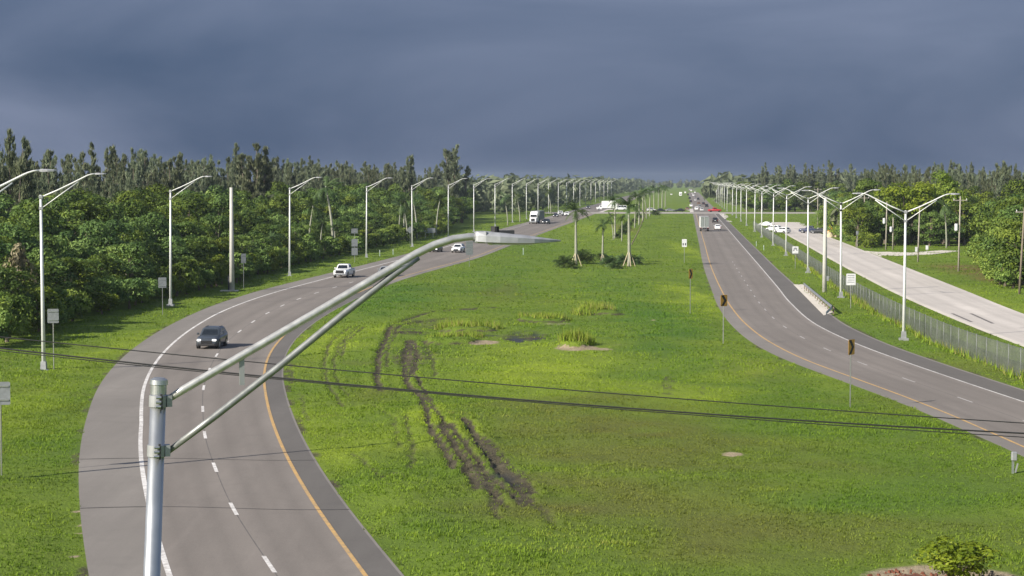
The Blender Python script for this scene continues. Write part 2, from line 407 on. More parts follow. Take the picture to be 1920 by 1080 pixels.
# ------------------------------------------------------------------ ground sheet with relief, ruts, sand rings
def pxline(pts): return np.array([ground_at(*p)[:2] for p in pts])
def dist_poly(X, Y, pl):
    d = np.full(X.shape, 1e9)
    for (ax, ay), (bx, by) in zip(pl[:-1], pl[1:]):
        dx, dy = bx - ax, by - ay; t = np.clip(((X - ax) * dx + (Y - ay) * dy) / (dx * dx + dy * dy + 1e-9), 0, 1)
        d = np.minimum(d, np.hypot(X - ax - t * dx, Y - ay - t * dy))
    return d
RUTS = [  # (pixel polyline, half width m, strength)
    ([(735, 610), (722, 640), (708, 680), (706, 710), (716, 740)], .28, .85), ([(748, 612), (730, 650), (722, 690)], .2, .6),
    ([(765, 640), (757, 680), (762, 720), (790, 752)], .26, .85), ([(772, 640), (768, 690), (774, 712)], .24, .7),
    ([(790, 752), (806, 800), (830, 840), (850, 880)], .24, .85),
    ([(778, 640), (782, 672), (776, 705), (800, 745), (815, 775), (850, 812)], .22, .8),
    ([(800, 640), (812, 680), (815, 710)], .22, .55),
    ([(828, 800), (858, 850), (878, 890), (900, 925)], .24, .95), ([(846, 800), (880, 850), (912, 900), (938, 940)], .20, .85),
    ([(868, 788), (905, 835), (950, 880), (1008, 935)], .28, .9), ([(884, 826), (918, 862), (958, 905), (998, 955)], .24, .9), ([(888, 856), (922, 895), (958, 932), (985, 960)], .20, .8),
    ([(862, 850), (890, 890), (930, 940), (955, 965)], .20, .75), ([(905, 820), (950, 862), (1000, 905)], .18, .6),
    ([(925, 905), (925, 965), (932, 985)], .2, .65), ([(1000, 940), (1040, 985)], .2, .45),
    ([(660, 610), (622, 640), (607, 680), (612, 715), (640, 765)], .2, .6), ([(672, 612), (638, 645), (624, 690), (634, 720), (652, 748)], .2, .52), ([(684, 612), (650, 640), (640, 670)], .2, .6),
    ([(545, 680), (548, 720)], .22, .6), ([(985, 945), (1050, 1000)], .2, .4), ([(560, 740), (580, 790)], .2, .5),
    ([(700, 905), (735, 885), (760, 892)], .22, .55), ([(760, 785), (775, 830), (770, 880)], .22, .5), ([(690, 760), (740, 790), (750, 840)], .2, .45), ([(660, 850), (700, 885), (720, 900)], .2, .5),
    ([(740, 605), (800, 590), (850, 582), (930, 572)], .4, .7), ([(865, 582), (930, 575)], .6, .9), ([(745, 615), (790, 603), (850, 596)], .35, .65), ([(740, 628), (800, 622), (860, 624)], .5, .6),
    ([(1250, 690), (1262, 720), (1256, 745)], .2, .45), ([(1240, 690), (1250, 720), (1244, 745)], .2, .45), ([(1320, 715), (1312, 750)], .2, .4), ([(620, 560), (680, 548), (740, 545)], .3, .25), ([(640, 575), (720, 560)], .3, .25),
]
MUD_BLOBS = [((810, 606), 4.5, 7, .46), ((778, 668), 2.4, 12, .42), ((760, 622), 3.0, 6, .48), ((950, 888), .6, 2.0, .38), ((990, 928), .6, 1.8, .42), ((985, 632), 3.0, 7, .5), ((1230, 880), 3.5, 6, .16), ((1290, 985), 3.5, 4, .16)]
SAND_BLOBS = [((1084, 655), 2.5, 3.0, .75), ((905, 643), 1.9, 3.0, .7), ((1045, 607), 2.4, 2.4, .42), ((1780, 1098), 3.5, 4.6, 1.1), ((1374, 852), .7, .9, .75), ((1225, 600), .5, 1.2, .6),
              ((140, 960), .3, .5, .9), ((145, 1000), .3, .4, .8), ((138, 1045), .35, .4, .8), ((150, 985), .3, .3, .8), ((1108, 733), .5, .6, .5), ((1155, 650), 1.6, 1.6, .36), ((1110, 593), 1.2, 2.5, .35), ((1122, 657), 1.6, 2.2, .6)]
WET_BLOBS = [((985, 632), 1.9, 9.0, 1.), ((930, 628), 2.0, 3.0, .6), ((945, 890), .7, 1.6, .75), ((960, 905), .5, 1.2, .8), ((900, 618), 3.2, 2.4, .5)]
BROWN_BLOBS = [((1860, 510), 9, 34, .95), ((1900, 525), 6, 22, .9), ((1168, 428), 3.5, 55, .75), ((1440, 412), 6, 40, .3), ((1410, 690), 4, 9, .15)]
def blob(X, Y, spec):
    (px, py), rx, ry, s = spec; c = ground_at(px, py)
    return s * (1 - smooth01(np.hypot((X - c.x) / rx, (Y - c.y) / ry), .45, 1.15))
# islands of soil left standing in the wet hollow: centre, half length, half depth, height, turn
MOUNDS = [((1076, 652), 1.35, 1.7, .42, 0.), ((850, 642), 2.5, 2.2, .42, .25), ((876, 620), 2.7, 2.0, .34, 0.), ((1020, 602), 2.5, 2.4, .34, -.5), ((1121, 586), 1.9, 3.4, .40, .5)]
HEAPS = [((1780, 1110), 2.6, 3.0, .25)]
def mound_r(X, Y, m):
    (px, py), rx, ry, h, rot = m; c = ground_at(px, py); dx, dy = X - c.x, Y - c.y; ca, sa = math.cos(rot), math.sin(rot)
    return np.hypot((dx * ca + dy * sa) / rx, (-dx * sa + dy * ca) / ry) + (vnoise(X, Y, .9, 14) - .5) * .25
# tone of the sward, as patches of different grasses: (pixel centre, rx m, ry m, strength)
LUSH = [((720, 560), 6.5, 44, 1.1), ((1060, 620), 5, 22, .5), ((880, 700), 3, 12, .4), ((1480, 760), 4, 12, .5), ((1215, 600), 4.2, 60, 1.1), ((1150, 540), 5, 60, .7), ((940, 520), 8, 60, .6), ((1240, 700), 4, 16, .6), ((1560, 800), 6, 14, .55), ((1700, 920), 6, 10, .6), ((720, 930), 3.5, 9, .45), ((830, 1000), 3.5, 6, .5),
        ((1620, 640), 5, 24, .6), ((1000, 470), 10, 70, .5), ((100, 830), 3, 10, .4), ((660, 670), 2.5, 14, .4)]
LIME = [((640, 640), 4.5, 24, .9), ((1020, 690), 9, 24, .95), ((1250, 745), 5, 12, .8), ((590, 800), 2.2, 14, .7), ((790, 800), 2.4, 12, .8), ((650, 850), 2.6, 10, .7), ((1300, 560), 1.6, 40, .9), ((1290, 470), 3, 60, .8), ((1370, 690), 3, 14, .5), ((700, 950), 2.4, 7, .6), ((1120, 430), 10, 90, .5),
        ((1560, 680), 2.0, 20, .7), ((240, 650), 3, 30, .6), ((60, 760), 3, 16, .5), ((1820, 560), 6, 40, .6)]
OLIVE = [((1150, 830), 9, 14, .9), ((1180, 960), 9, 10, .9), ((1420, 1000), 8, 8, .75), ((1040, 770), 5, 7, .6), ((1390, 860), 6, 8, .5), ((1640, 760), 3, 6, .3), ((700, 745), 2.4, 6, .5), ((1800, 1000), 5, 5, .4), ((950, 545), 3, 26, .5), ((1840, 690), 3, 12, .4)]
def tones(X, Y):
    out = []
    wx, wy = (vnoise(X, Y, 5, 15) - .5) * 4.5, (vnoise(X, Y, 6, 16) - .5) * 9
    for lst in (LUSH, LIME, OLIVE):
        v = np.zeros_like(X)
        for (px, py), rx, ry, st in lst:
            c = ground_at(px, py); v = np.maximum(v, st * (1 - smooth01(np.hypot((X + wx - c.x) / rx, (Y + wy - c.y) / ry), .2, 1.35)))
        out.append(v * (.55 + .75 * vnoise(X, Y, 2.6, 17)))
    return out

def in_road(X, Y):
    """signed distance-like value: <0 on a paved surface"""
    d = np.maximum(L_out(Y) - X, X - L_in(Y)); d = np.minimum(d, np.maximum(R_in(Y) - X, X - R_out(Y)))
    d = np.minimum(d, np.where((Y < 640), np.maximum(F_l(Y) - X, X - F_r(Y)), 99))
    d = np.minimum(d, np.where((X > 12) & (X < 420), np.maximum(CROSS0 - Y, Y - CROSS1), 99))
    return d

def ground_fields(X, Y):
    d = in_road(X, Y); off = smooth01(d, .15, 2.6); near = 1 - smooth01(Y, 330, 620)
    z = ((vnoise(X, Y, 11, 1) - .5) * .34 + (vnoise(X, Y, 4.2, 2) - .5) * .17 + (vnoise(X, Y, 1.7, 3) - .5) * .10 + (vnoise(X, Y, .8, 4) - .5) * .05) * near
    mud = np.zeros_like(X); rut = np.zeros_like(X)
    for pts, hw, s in RUTS:
        dd = dist_poly(X + (vnoise(X, Y, 1.6, 5) - .5) * .30, Y + (vnoise(X, Y, 1.9, 6) - .5) * .5, pxline(pts))
        k = s * (1 - smooth01(dd, hw * .35, hw * 1.35)); mud = np.maximum(mud, k); rut = np.maximum(rut, s * (1 - smooth01(dd, hw * .4, hw * 1.1)))
        z = z + .10 * s * np.exp(-((dd - hw * 1.8) / (hw * .7))**2)
    z = z - rut * .16
    for b in MUD_BLOBS: mud = np.maximum(mud, blob(X, Y, b) * (.5 + vnoise(X, Y, 1.2, 8)))
    sand = np.zeros_like(X); wet = np.zeros_like(X); brown = np.zeros_like(X)
    for b in SAND_BLOBS: sand = np.maximum(sand, blob(X, Y, b))
    for b in WET_BLOBS: wet = np.maximum(wet, blob(X, Y, b) * smooth01(vnoise(X, Y, 1.1, 9), .22, .55))
    for b in BROWN_BLOBS: brown = np.maximum(brown, blob(X, Y, b))
    for m in MOUNDS:
        q = mound_r(X, Y, m); z = z + m[3] * (1 - smooth01(q, .72, 1.05)); rim = np.exp(-((q - .96) / .10)**2); mud = np.maximum(mud, .72 * rim); mud = np.where(q < .68, 0, mud); sand = np.where(q < .9, 0, sand)
    for (px, py), rx, ry, h in HEAPS:
        c = ground_at(px, py); z = z + h * (1 - smooth01(np.hypot((X - c.x) / rx, (Y - c.y) / ry), .3, 1.1))
    z = z - wet * .12
    edge_soil = (1 - smooth01(np.abs(d - .1), .1, .55)) * smooth01(vnoise(X, Y, 2.3, 11), .45, .75) * .6
    mud = np.maximum(mud, edge_soil * (Y < 420))
    z = z * off - .10 * (1 - smooth01(d, -1.9, -.75)) + .014 + .035 * smooth01(d, .3, 2.0)
    return z, mud * (d > -.2), sand, wet, brown

def axis(segs):
    out = [segs[0][0]]
    for a, b, st in segs: 
        n = max(1, int(round((b - a) / st))); out += list(np.linspace(a, b, n + 1)[1:])
    return np.array(out)
gx = axis([(-4000, -600, 170), (-600, -140, 23), (-140, -60, 4), (-60, -34, 1.0), (-34, -16, .42), (-16, 6, .24), (6, 44, .42), (44, 80, 1.0), (80, 200, 5), (200, 800, 40), (800, 4500, 185)])
gy = axis([(-600, 30, 63), (30, 62, 2.0), (62, 215, .42), (215, 330, .9), (330, 480, 2.0), (480, 900, 6), (900, 3000, 70), (3000, 9000, 500)])
GX, GY = np.meshgrid(gx, gy)
gz, gmud, gsand, gwet, gbrown = ground_fields(GX, GY)
gt = tones(GX, GY); nX, nY = len(gx), len(gy)
ii, jj = np.meshgrid(np.arange(nY - 1), np.arange(nX - 1), indexing='ij'); ii = ii.ravel(); jj = jj.ravel()
gF = np.stack([ii * nX + jj, ii * nX + jj + 1, (ii + 1) * nX + jj + 1, (ii + 1) * nX + jj], -1)
ground = place('ground', mesh_np('ground', np.stack([GX, GY, gz], -1).reshape(-1, 3), gF, M['ground'],
               {'lush': gt[0].ravel(), 'lime': gt[1].ravel(), 'olive': gt[2].ravel(), 'mud': gmud.ravel(), 'sand': gsand.ravel(), 'wet': gwet.ravel(), 'brown': gbrown.ravel()}, True))
tag(ground, 'green grass verge and median with muddy ruts', kind='structure')
def gz_at(x, y):
    return float(ground_fields(np.array([x], float), np.array([y], float))[0][0])

# paved surfaces
def lane_wear(ts): return .55 * sum(np.exp(-((ts - c) / .055)**2) for c in (.13, .36, .63, .87)) + .35 * sum(np.exp(-((ts - c) / .05)**2) for c in (.245, .75))
Z0, Z1, Z2 = .02, .026, .031
tag(ribbon('highway_left', L_out, L_in, 25, 3200, Z0, M['shoulder'], 5), 'grey asphalt highway carriageway curving left', kind='structure')
tag(ribbon('lanes_left', lambda y: L_white(y) - .08, lambda y: L_yel(y) + .08, 25, 3200, Z1, M['asphalt'], 25, lane_wear, skirt=0), 'grey asphalt traffic lanes of the left carriageway', kind='structure')
tag(ribbon('highway_right', R_in, R_out, 40, 3200, Z0, M['shoulder'], 5), 'grey asphalt highway carriageway on the right', kind='structure')
tag(ribbon('shoulder_right', lambda y: R_white(y) + .1, lambda y: R_out(y) - .25, 40, 800, Z0 + .003, M['shoulder_dark'], 5, skirt=0), 'dark asphalt hard shoulder of the right carriageway', kind='structure')
tag(ribbon('lanes_right', lambda y: R_yel(y) - .08, lambda y: R_white(y) + .08, 40, 3200, Z1, M['asphalt'], 25, lane_wear, skirt=0), 'grey asphalt traffic lanes of the right carriageway', kind='structure')
tag(ribbon('inner_shoulder_left', lambda y: L_yel(y) + .1, lambda y: L_in(y) - .12, 25, 260, Z0 + .003, M['shoulder_dark'], 4, skirt=0), 'dark asphalt inner shoulder beside the median', kind='structure')
tag(ribbon('frontage_road', F_l, F_r, 60, 640, Z0, M['pale_road'], 21, lane_wear), 'pale dusty frontage road behind the chain fence', kind='structure')
tag(ribbon('frontage_edge', lambda y: F_l(y) - .05, lambda y: F_l(y) + .55, 60, 480, Z1, M['pale_conc'], 3, skirt=.1), 'pale concrete edge of the frontage road', kind='structure')

def flat_poly(name, pts, z, mat, label):
    """flat slab with its own thickness from world xy points"""
    mb = MB(); n = len(pts); mb.add([(p[0], p[1], z) for p in pts] + [(p[0], p[1], z - .12) for p in pts],
        [tuple(range(n))] + [(i, n + i, n + (i + 1) % n, (i + 1) % n) for i in range(n)])
    me = mb.mesh(name); me.materials.append(mat); at = me.attributes.new('wear', 'FLOAT', 'POINT')
    return tag(place(name, me), label, kind='structure')
flat_poly('crossing_road', [(14, CROSS0), (420, CROSS0 + 4), (420, CROSS1), (14, CROSS1)], Z1 + .009, M['pale_mid'], 'pale side road crossing the highway at the junction')
flat_poly('median_opening', [(float(L_in(812)) - .5, 812), (float(R_in(812)) + .5, 812), (float(R_in(945)) + .5, 945), (float(L_in(945)) - .5, 945)], Z1 + .005, M['pale_road'], 'pale paved opening in the median at the junction')
flat_poly('junction_apron', [(float(F_l(636)) - 10, 660), (float(F_l(560)), 560), (float(F_r(560)), 560), (float(F_r(600)) + 6, 620), (125, 700), (132, 807), (96, 807), (104, 740)], Z1 + .004, M['pale_road'], 'pale apron joining frontage road and side road')
flat_poly('merge_apron', [(float(R_out(690)) - .5, 690), (float(R_out(806)) - .5, 807), (float(R_out(806)) + 12, 807), (float(R_out(760)) + 3, 760)], Z0 + .007, M['pale_road'], 'pale corner apron of the junction')
flat_poly('driveway', [(float(F_r(358)) - .3, 352), (78, 362), (94, 392), (93.2, 396), (76, 371), (float(F_r(384)) - .3, 380)], Z0 + .01, M['pale_conc'], 'pale driveway leaving the frontage road')
flat_poly('guardrail_pad', [tuple(ground_at(*p)[:2]) for p in ((1488, 534), (1506, 534), (1562, 586), (1545, 592))], .05, M['pale_conc'], 'pale concrete pad under the guardrail')
flat_poly('lamp_pad', [tuple(ground_at(*p)[:2]) for p in ((60, 701), (104, 697), (101, 694), (62, 697))], .10, M['pale_conc'], 'small concrete pad at a lamp foot')

# painted markings
def stripe(name, fc, w, y0, y1, z, mat, label):
    return tag(ribbon(name, lambda y: fc(y) - w / 2, lambda y: fc(y) + w / 2, y0, y1, z, mat, 2, skirt=0, step=2.5), label, kind='structure')
stripe('edge_line_white_left', L_white, .22, 25, 420, Z2, M['line_white'], 'white edge line of the left carriageway')
stripe('edge_line_white_far_left', L_white, .20, 420, 2000, Z2, M['line_white_worn'], 'worn white edge line of the left carriageway far away')
stripe('edge_line_yellow_left', L_yel, .17, 25, 800, Z2, M['line_yellow'], 'amber edge line beside the median, left carriageway')
stripe('edge_line_white_right', R_white, .17, 40, 800, Z2, M['line_white_mid'], 'white edge line of the right carriageway')
stripe('edge_line_yellow_right', R_yel, .16, 40, 800, Z2, M['line_yellow'], 'amber edge line beside the median, right carriageway')
def dashes(name, fc, starts, w, ln, mat, label):
    for y in starts:
        b = MB(); ys = [y, y + ln / 2, y + ln]
        vs = [];
        for q in ys: c = float(fc(q)); vs += [(c - w / 2, q, Z2), (c + w / 2, q, Z2)]
        b.add(vs, [(0, 1, 3, 2), (2, 3, 5, 4)])
        tag(b.build(name, mat), label, kind='structure')
def dash_starts(y0, y1, s0, fc):
    out = []; y = y0
    while y < y1:
        out.append(y); h = (float(fc(y + 6)) - float(fc(y - 6))) / 12; y += 12.19 / math.sqrt(1 + h * h)
    return out
stripe('lane_joint_left', L_dash, .04, 25, 300, Z1 + .0025, M['joint'], 'dark paving joint between the lanes of the left carriageway')
stripe('lane_joint_right', R_dash, .04, 90, 300, Z1 + .0025, M['joint'], 'dark paving joint between the lanes of the right carriageway')
dashes('lane_dash_left', L_dash, dash_starts(32.5, 262, 0, L_dash), .17, 3.0, M['line_white'], 'white lane dash on the left carriageway')
dashes('lane_dash_right', R_dash, dash_starts(96, 330, 0, R_dash), .13, 3.0, M['line_white_worn'], 'worn lane dash on the right carriageway')
for y in (81.2, 95.6):  # overhead cable shadows, painted as thin dark strips across the road
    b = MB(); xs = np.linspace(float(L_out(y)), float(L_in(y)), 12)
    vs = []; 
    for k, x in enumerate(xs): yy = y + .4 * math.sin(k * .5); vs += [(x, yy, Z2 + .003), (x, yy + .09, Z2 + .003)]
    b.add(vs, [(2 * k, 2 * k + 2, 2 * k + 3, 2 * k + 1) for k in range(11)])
    tag(b.build('painted_cable_shadow', M['cable_shadow']), 'painted dark cable shadow across the left carriageway', kind='structure')
for (a, b_) in (((1785, 588), (1822, 604)), ((1820, 588), (1862, 607))):
    p, q = ground_at(*a), ground_at(*b_); d = (q - p).normalized(); nrm = Vector((-d.y, d.x, 0)) * .16
    mb = MB(); mb.add([(p + nrm) + Vector((0, 0, Z0 + .004)), (p - nrm) + Vector((0, 0, Z0 + .004)), (q - nrm) + Vector((0, 0, Z0 + .004)), (q + nrm) + Vector((0, 0, Z0 + .004))], [(0, 1, 2, 3)])
    tag(mb.build('skid_mark', M['skid']), 'dark tyre skid mark on the frontage road', kind='structure')

# ------------------------------------------------------------------ vegetation
def leaf_mat(name, dark, mid, light, trans=.28):
    t = NT(name); a = t.attr('tint'); oi = t.n('ShaderNodeObjectInfo').outputs['Random']
    c = t.ramp(a, [(0., dark), (.5, mid), (1., light)])
    hs = t.n('ShaderNodeHueSaturation'); t.l(c, hs.inputs['Color'])
    t.l(t.rng(oi, 0, 1, .492, .528), hs.inputs['Hue']); t.l(t.rng(oi, 0, 1, .74, 1.26), hs.inputs['Value']); t.l(t.rng(oi, 0, 1, 1.05, .85), hs.inputs['Saturation'])
    c = hs.outputs['Color']
    t.col(c).set(.55, 0, .25)
    tr = t.n('ShaderNodeBsdfTranslucent'); t.l(c, tr.inputs['Color'])
    mx = t.n('ShaderNodeMixShader'); mx.inputs[0].default_value = trans
    t.l(t.b.outputs[0], mx.inputs[1]); t.l(tr.outputs[0], mx.inputs[2]); t.l(mx.outputs[0], t.out.inputs['Surface'])
    return t.m
M['leaf_broad'] = leaf_mat('broadleaf_foliage', (.050, .088, .014), (.118, .178, .022), (.255, .320, .046))
M['leaf_shrub'] = leaf_mat('shrub_foliage', (.066, .112, .014), (.155, .220, .024), (.310, .380, .050))
M['leaf_pine'] = leaf_mat('casuarina_needles', (.090, .112, .062), (.165, .192, .104), (.255, .280, .155), .35)
M['leaf_bright'] = leaf_mat('yellow_green_foliage', (.120, .180, .014), (.230, .310, .024), (.340, .410, .045), .4)
M['leaf_palm'] = leaf_mat('palm_fronds', (.030, .060, .014), (.062, .100, .022), (.120, .160, .040), .2)
M['leaf_dry'] = leaf_mat('dry_tan_foliage', (.10, .085, .045), (.18, .145, .08), (.27, .225, .13), .2)
M['leaf_cycad'] = leaf_mat('dark_low_shrub_foliage', (.030, .045, .014), (.055, .075, .022), (.10, .12, .04), .2)
M['bark'] = worn('bark', (.14, .115, .085), .95, 0, .3, 3)
M['bark_pale'] = worn('pale_bark', (.34, .31, .26), .95, 0, .25, 2)
M['palm_trunk'] = worn('palm_trunk', (.29, .295, .23), .9, 0, .2, 2.5)
M['palm_shaft'] = worn('palm_crownshaft', (.10, .16, .05), .6, 0, .15, 2)
M['mulch'] = worn('red_mulch', (.16, .055, .03), .95, 0, .35, 8)

def rand_dirs(rng, n):
    v = rng.normal(size=(n, 3)); return v / np.linalg.norm(v, axis=1)[:, None]
def leaf_quads(rng, C, N, ln, wd, tint):
    """one pointed leaf-clump face (kite of 4 corners) per centre, lying across the given normal"""
    n = len(C); N = N / (np.linalg.norm(N, axis=1)[:, None] + 1e-9)
    a = rand_dirs(rng, n); u = np.cross(N, a); u /= np.linalg.norm(u, axis=1)[:, None] + 1e-9; w = np.cross(N, u)
    ln = (ln * rng.uniform(.7, 1.3, n))[:, None]; wd = (wd * rng.uniform(.7, 1.3, n))[:, None]
    V = np.stack([C - u * ln * .5, C + w * wd * .5 + u * ln * .05 + N * wd * .12, C + u * ln * .5, C - w * wd * .5 + u * ln * .05 + N * wd * .12], 1).reshape(-1, 3)
    F = np.arange(4 * n).reshape(n, 4); return V, F, np.repeat(tint, 4)
def join(parts):
    V = []; F = []; T = []; b = 0
    for v, f, t in parts: V.append(v); F.append(f + b); T.append(t); b += len(v)
    return np.concatenate(V), np.concatenate(F), np.concatenate(T)

def broadleaf(seed, h, r, mat, leaves=120, clumps=34, low=.10, lsize=.42, name='crown'):
    rng = np.random.RandomState(seed); parts = []; limbs = MB()
    tz = h * .30; cz = h * (low + 1) / 2; hz = h * (1 - low) / 2
    tr = .022 * h + .05
    bend = rng.uniform(-.4, .4, 2)
    limbs.tube([(0, 0, -.2), (bend[0] * .4, bend[1] * .4, tz * .6), (bend[0], bend[1], tz), (bend[0] * 1.5, bend[1] * 1.5, h * .72)], [tr * 1.5, tr, tr * .85, tr * .25], 7)
    for k in range(clumps):
        d = rand_dirs(rng, 1)[0]; q = rng.uniform(.35, 1.) ** .6
        c = np.array([d[0] * r * q * .82, d[1] * r * q * .82, cz + d[2] * hz * q * .84])
        if c[2] < h * low: c[2] = h * low + rng.uniform(0, .12) * h
        cr = r * rng.uniform(.20, .36); n = int(leaves * (cr / (r * .28))**2)
        ds = rand_dirs(rng, n); ds[:, 2] = np.where(ds[:, 2] < -.25, -ds[:, 2], ds[:, 2])
        rad = cr * rng.uniform(.70, 1.12, n)[:, None] * np.array([1, 1, .72]); P = c + ds * rad
        N = ds * .9 + rand_dirs(rng, n) * .55 + np.array([0, 0, .35])
        tint = np.clip(rng.uniform(.0, .95) + rng.normal(0, .14, n), 0, 1)
        parts.append(leaf_quads(rng, P, N, lsize, lsize * .62, tint))
        if k % 3 == 0:
            p0 = np.array([bend[0], bend[1], tz * rng.uniform(.7, 1.3)]); m_ = (p0 + c) / 2 + np.array([0, 0, -.3])
            limbs.tube([p0, m_, c], [tr * .5, tr * .32, tr * .1], 5)
    # loose outer sprigs break the outline
    n = 260; d = rand_dirs(rng, n); d[:, 2] = np.abs(d[:, 2]) * 1.0 - .25
    P = np.array([0, 0, cz]) + d * np.array([r, r, hz]) * rng.uniform(.85, 1.06, n)[:, None]
    parts.append(leaf_quads(rng, P, d + rand_dirs(rng, n) * .8, lsize * .9, lsize * .45, rng.uniform(.3, 1, n)))
    V, F, T = join(parts)
    return limbs.mesh('trunk'), mesh_np(name, V, F, mat, {'tint': T})

def casuarina(seed, h, r):
    """several upright leaders, each a narrow pointed plume of wispy sprays"""
    rng = np.random.RandomState(seed); limbs = MB(); parts = []
    leaders = [(0, 0, h)] + [(math.cos(a) * r * q, math.sin(a) * r * q, h * rng.uniform(.70, .97)) for a, q in zip(rng.uniform(0, 6.28, 6), rng.uniform(.25, .85, 6))][:rng.randint(3, 7)]
    tr = .012 * h + .05
    for li, (lx, ly, lh) in enumerate(leaders):
        z0 = -.2 if li == 0 else h * .2
        limbs.tube([(0, 0, z0), (lx * .75, ly * .75, lh * .55), (lx, ly, lh * .98)], [tr * (1 if li == 0 else .5), tr * .5, .02], 6)
        nb = 40 if li == 0 else 30
        for b in range(nb):
            t = rng.uniform(.14, 1.) if li == 0 else rng.uniform(.30, 1.)
            z = lh * t; L = r * (.62 if li == 0 else .50) * (1.02 - t) ** .75 * rng.uniform(.6, 1.2) + .12
            a = rng.uniform(0, 2 * math.pi); el = rng.uniform(.5, 1.4)
            f = min(1, z / (lh * .75)); base = np.array([lx * f, ly * f, z - L * .4]); di = np.array([math.cos(a), math.sin(a), el])
            m = 42; q = rng.uniform(.1, 1., m)[:, None]
            P = base + di * L * q + rng.normal(0, .13, (m, 3))
            ax = di * .35 + np.array([0, 0, 1.0]) + rng.normal(0, .28, (m, 3)); ax /= np.linalg.norm(ax, axis=1)[:, None]
            sd = np.cross(ax, rand_dirs(rng, m)); sd /= np.linalg.norm(sd, axis=1)[:, None]
            ln = rng.uniform(.5, 1.25, m)[:, None]; wd = rng.uniform(.04, .10, m)[:, None]
            V = np.stack([P - ax * ln * .45, P + sd * wd, P + ax * ln * .55, P - sd * wd], 1).reshape(-1, 3)
            parts.append((V, np.arange(4 * m).reshape(m, 4), np.repeat(np.clip(rng.uniform(.1, .85) + rng.normal(0, .15, m), 0, 1), 4)))
    V, F, T = join(parts)
    return limbs.mesh('trunk', True), mesh_np('crown', V, F, M['leaf_pine'], {'tint': T})

def frond(rng, az, el, L, droop, lw=.5, n=24):
    """pinnate leaf: curved rachis with two rows of leaflets"""
    V = []; F = []; h = np.array([math.cos(az), math.sin(az), 0]); side = np.array([-h[1], h[0], 0])
    pts = []; p = np.zeros(3); e = el
    for k in range(n + 1):
        pts.append(p.copy()); p = p + (h * math.cos(e) + np.array([0, 0, 1]) * math.sin(e)) * L / n; e -= droop / n * (0.5 + 1.2 * k / n)
    def quad(a, b_, c, d): b = len(V); V.extend([a, b_, c, d]); F.append((b, b + 1, b + 2, b + 3))
    for k in range(n):
        a, b_ = pts[k], pts[k + 1]; w = .035 * (1 - k / n) + .008
        quad(a - side * w, a + side * w, b_ + side * w, b_ - side * w)
        if k < 2: continue
        ll = lw * math.sin(math.pi * min(1, (k / n) * .86 + .14)) ** .6; fw = (b_ - a) * 1.5
        for sg in (-1, 1):
            tip = a + side * sg * ll * rng.uniform(.75, 1.1) + fw * rng.uniform(.4, 1.2) + np.array([0, 0, -ll * rng.uniform(.15, .75)])
            quad(a, a + (b_ - a) * .8, tip + (b_ - a) * .25, tip)
    return np.array(V), np.array(F), np.full(len(V), rng.uniform(.2, .9))
def palm(seed, trunk_h, L=2.8, nf=15, tr=.17, shaft=True, el=(-.35, 1.25), lean=0.0):
    rng = np.random.RandomState(seed); mb = MB(); parts = []
    lx, ly = lean, rng.uniform(-.15, .15)
    rings = 9; pts = []; rad = []
    for k in range(rings + 1):
        t = k / rings; pts.append((lx * t * t, ly * t * t, trunk_h * t - (.25 if k == 0 else 0))); rad.append(tr * (1.25 - .55 * t + .18 * math.sin(t * 3.1) + (.25 if k == 0 else 0)))
    mb.tube(pts, rad, 9)
    top = np.array([lx, ly, trunk_h]); sh = MB()
    if shaft: sh.tube([top + np.array([0, 0, -.05]), top + np.array([0, 0, .5]), top + np.array([0, 0, 1.25])], [tr * .85, tr * .8, tr * .35], 8)
    else: sh.tube([top + np.array([0, 0, -.1]), top + np.array([0, 0, .35])], [tr * 1.1, tr * .7], 8)
    ct = top + np.array([0, 0, 1.1 if shaft else .25])
    for k in range(nf):
        e = el[0] + (el[1] - el[0]) * ((k * 7) % nf) / max(1, nf - 1); v, f, t = frond(rng, 2.399 * k + rng.uniform(-.4, .4), e + rng.uniform(-.12, .12), L * rng.uniform(.82, 1.08), rng.uniform(.9, 1.7))
        parts.append((v + ct, f, t))
    V, F, T = join(parts)
    return mb.mesh('trunk', True), sh.mesh('crownshaft', True), mesh_np('crown', V, F, M['leaf_palm'], {'tint': T})

def stock(fn, mats):
    out = []
    for ms in fn:
        for m, mt in zip(ms, mats):
            if not m.materials: m.materials.append(mt)
        out.append(ms)
    return out
BROAD = stock([broadleaf(s, 10, 4.2, M['leaf_broad'], 120, 38, .06) for s in (1, 2, 3, 4, 5)], [M['bark'], None])
SHRUB = stock([broadleaf(s, 4.5, 2.7, M['leaf_shrub'], 110, 26, .03, .36) for s in (11, 12, 13, 14)], [M['bark'], None])
PINE = stock([casuarina(s, 20, 3.6) for s in (21, 22, 23, 24, 25, 26, 27)], [M['bark'], None])
BRIGHT = stock([broadleaf(s, 10, 4.6, M['leaf_bright'], 130, 34, .25, .45) for s in (31, 32)], [M['bark'], None])
DRY = stock([broadleaf(33, 4.5, 2.0, M['leaf_dry'], 60, 16, .1, .34)], [M['bark_pale'], None])
ROYAL = stock([palm(s, 8.0, 3.1, 19, .19) for s in (41, 42, 43)], [M['palm_trunk'], M['palm_shaft'], None])
COCO = stock([palm(s, 9.0, 3.1, 18, .15, False, (-.8, 1.2), 1.2) for s in (51, 52)], [M['palm_trunk'], M['palm_trunk'], None])
LOW = stock([palm(s, .18, 1.25, 26, .09, False, (.05, 1.35)) for s in (61, 62, 63)], [M['bark'], M['bark'], None])

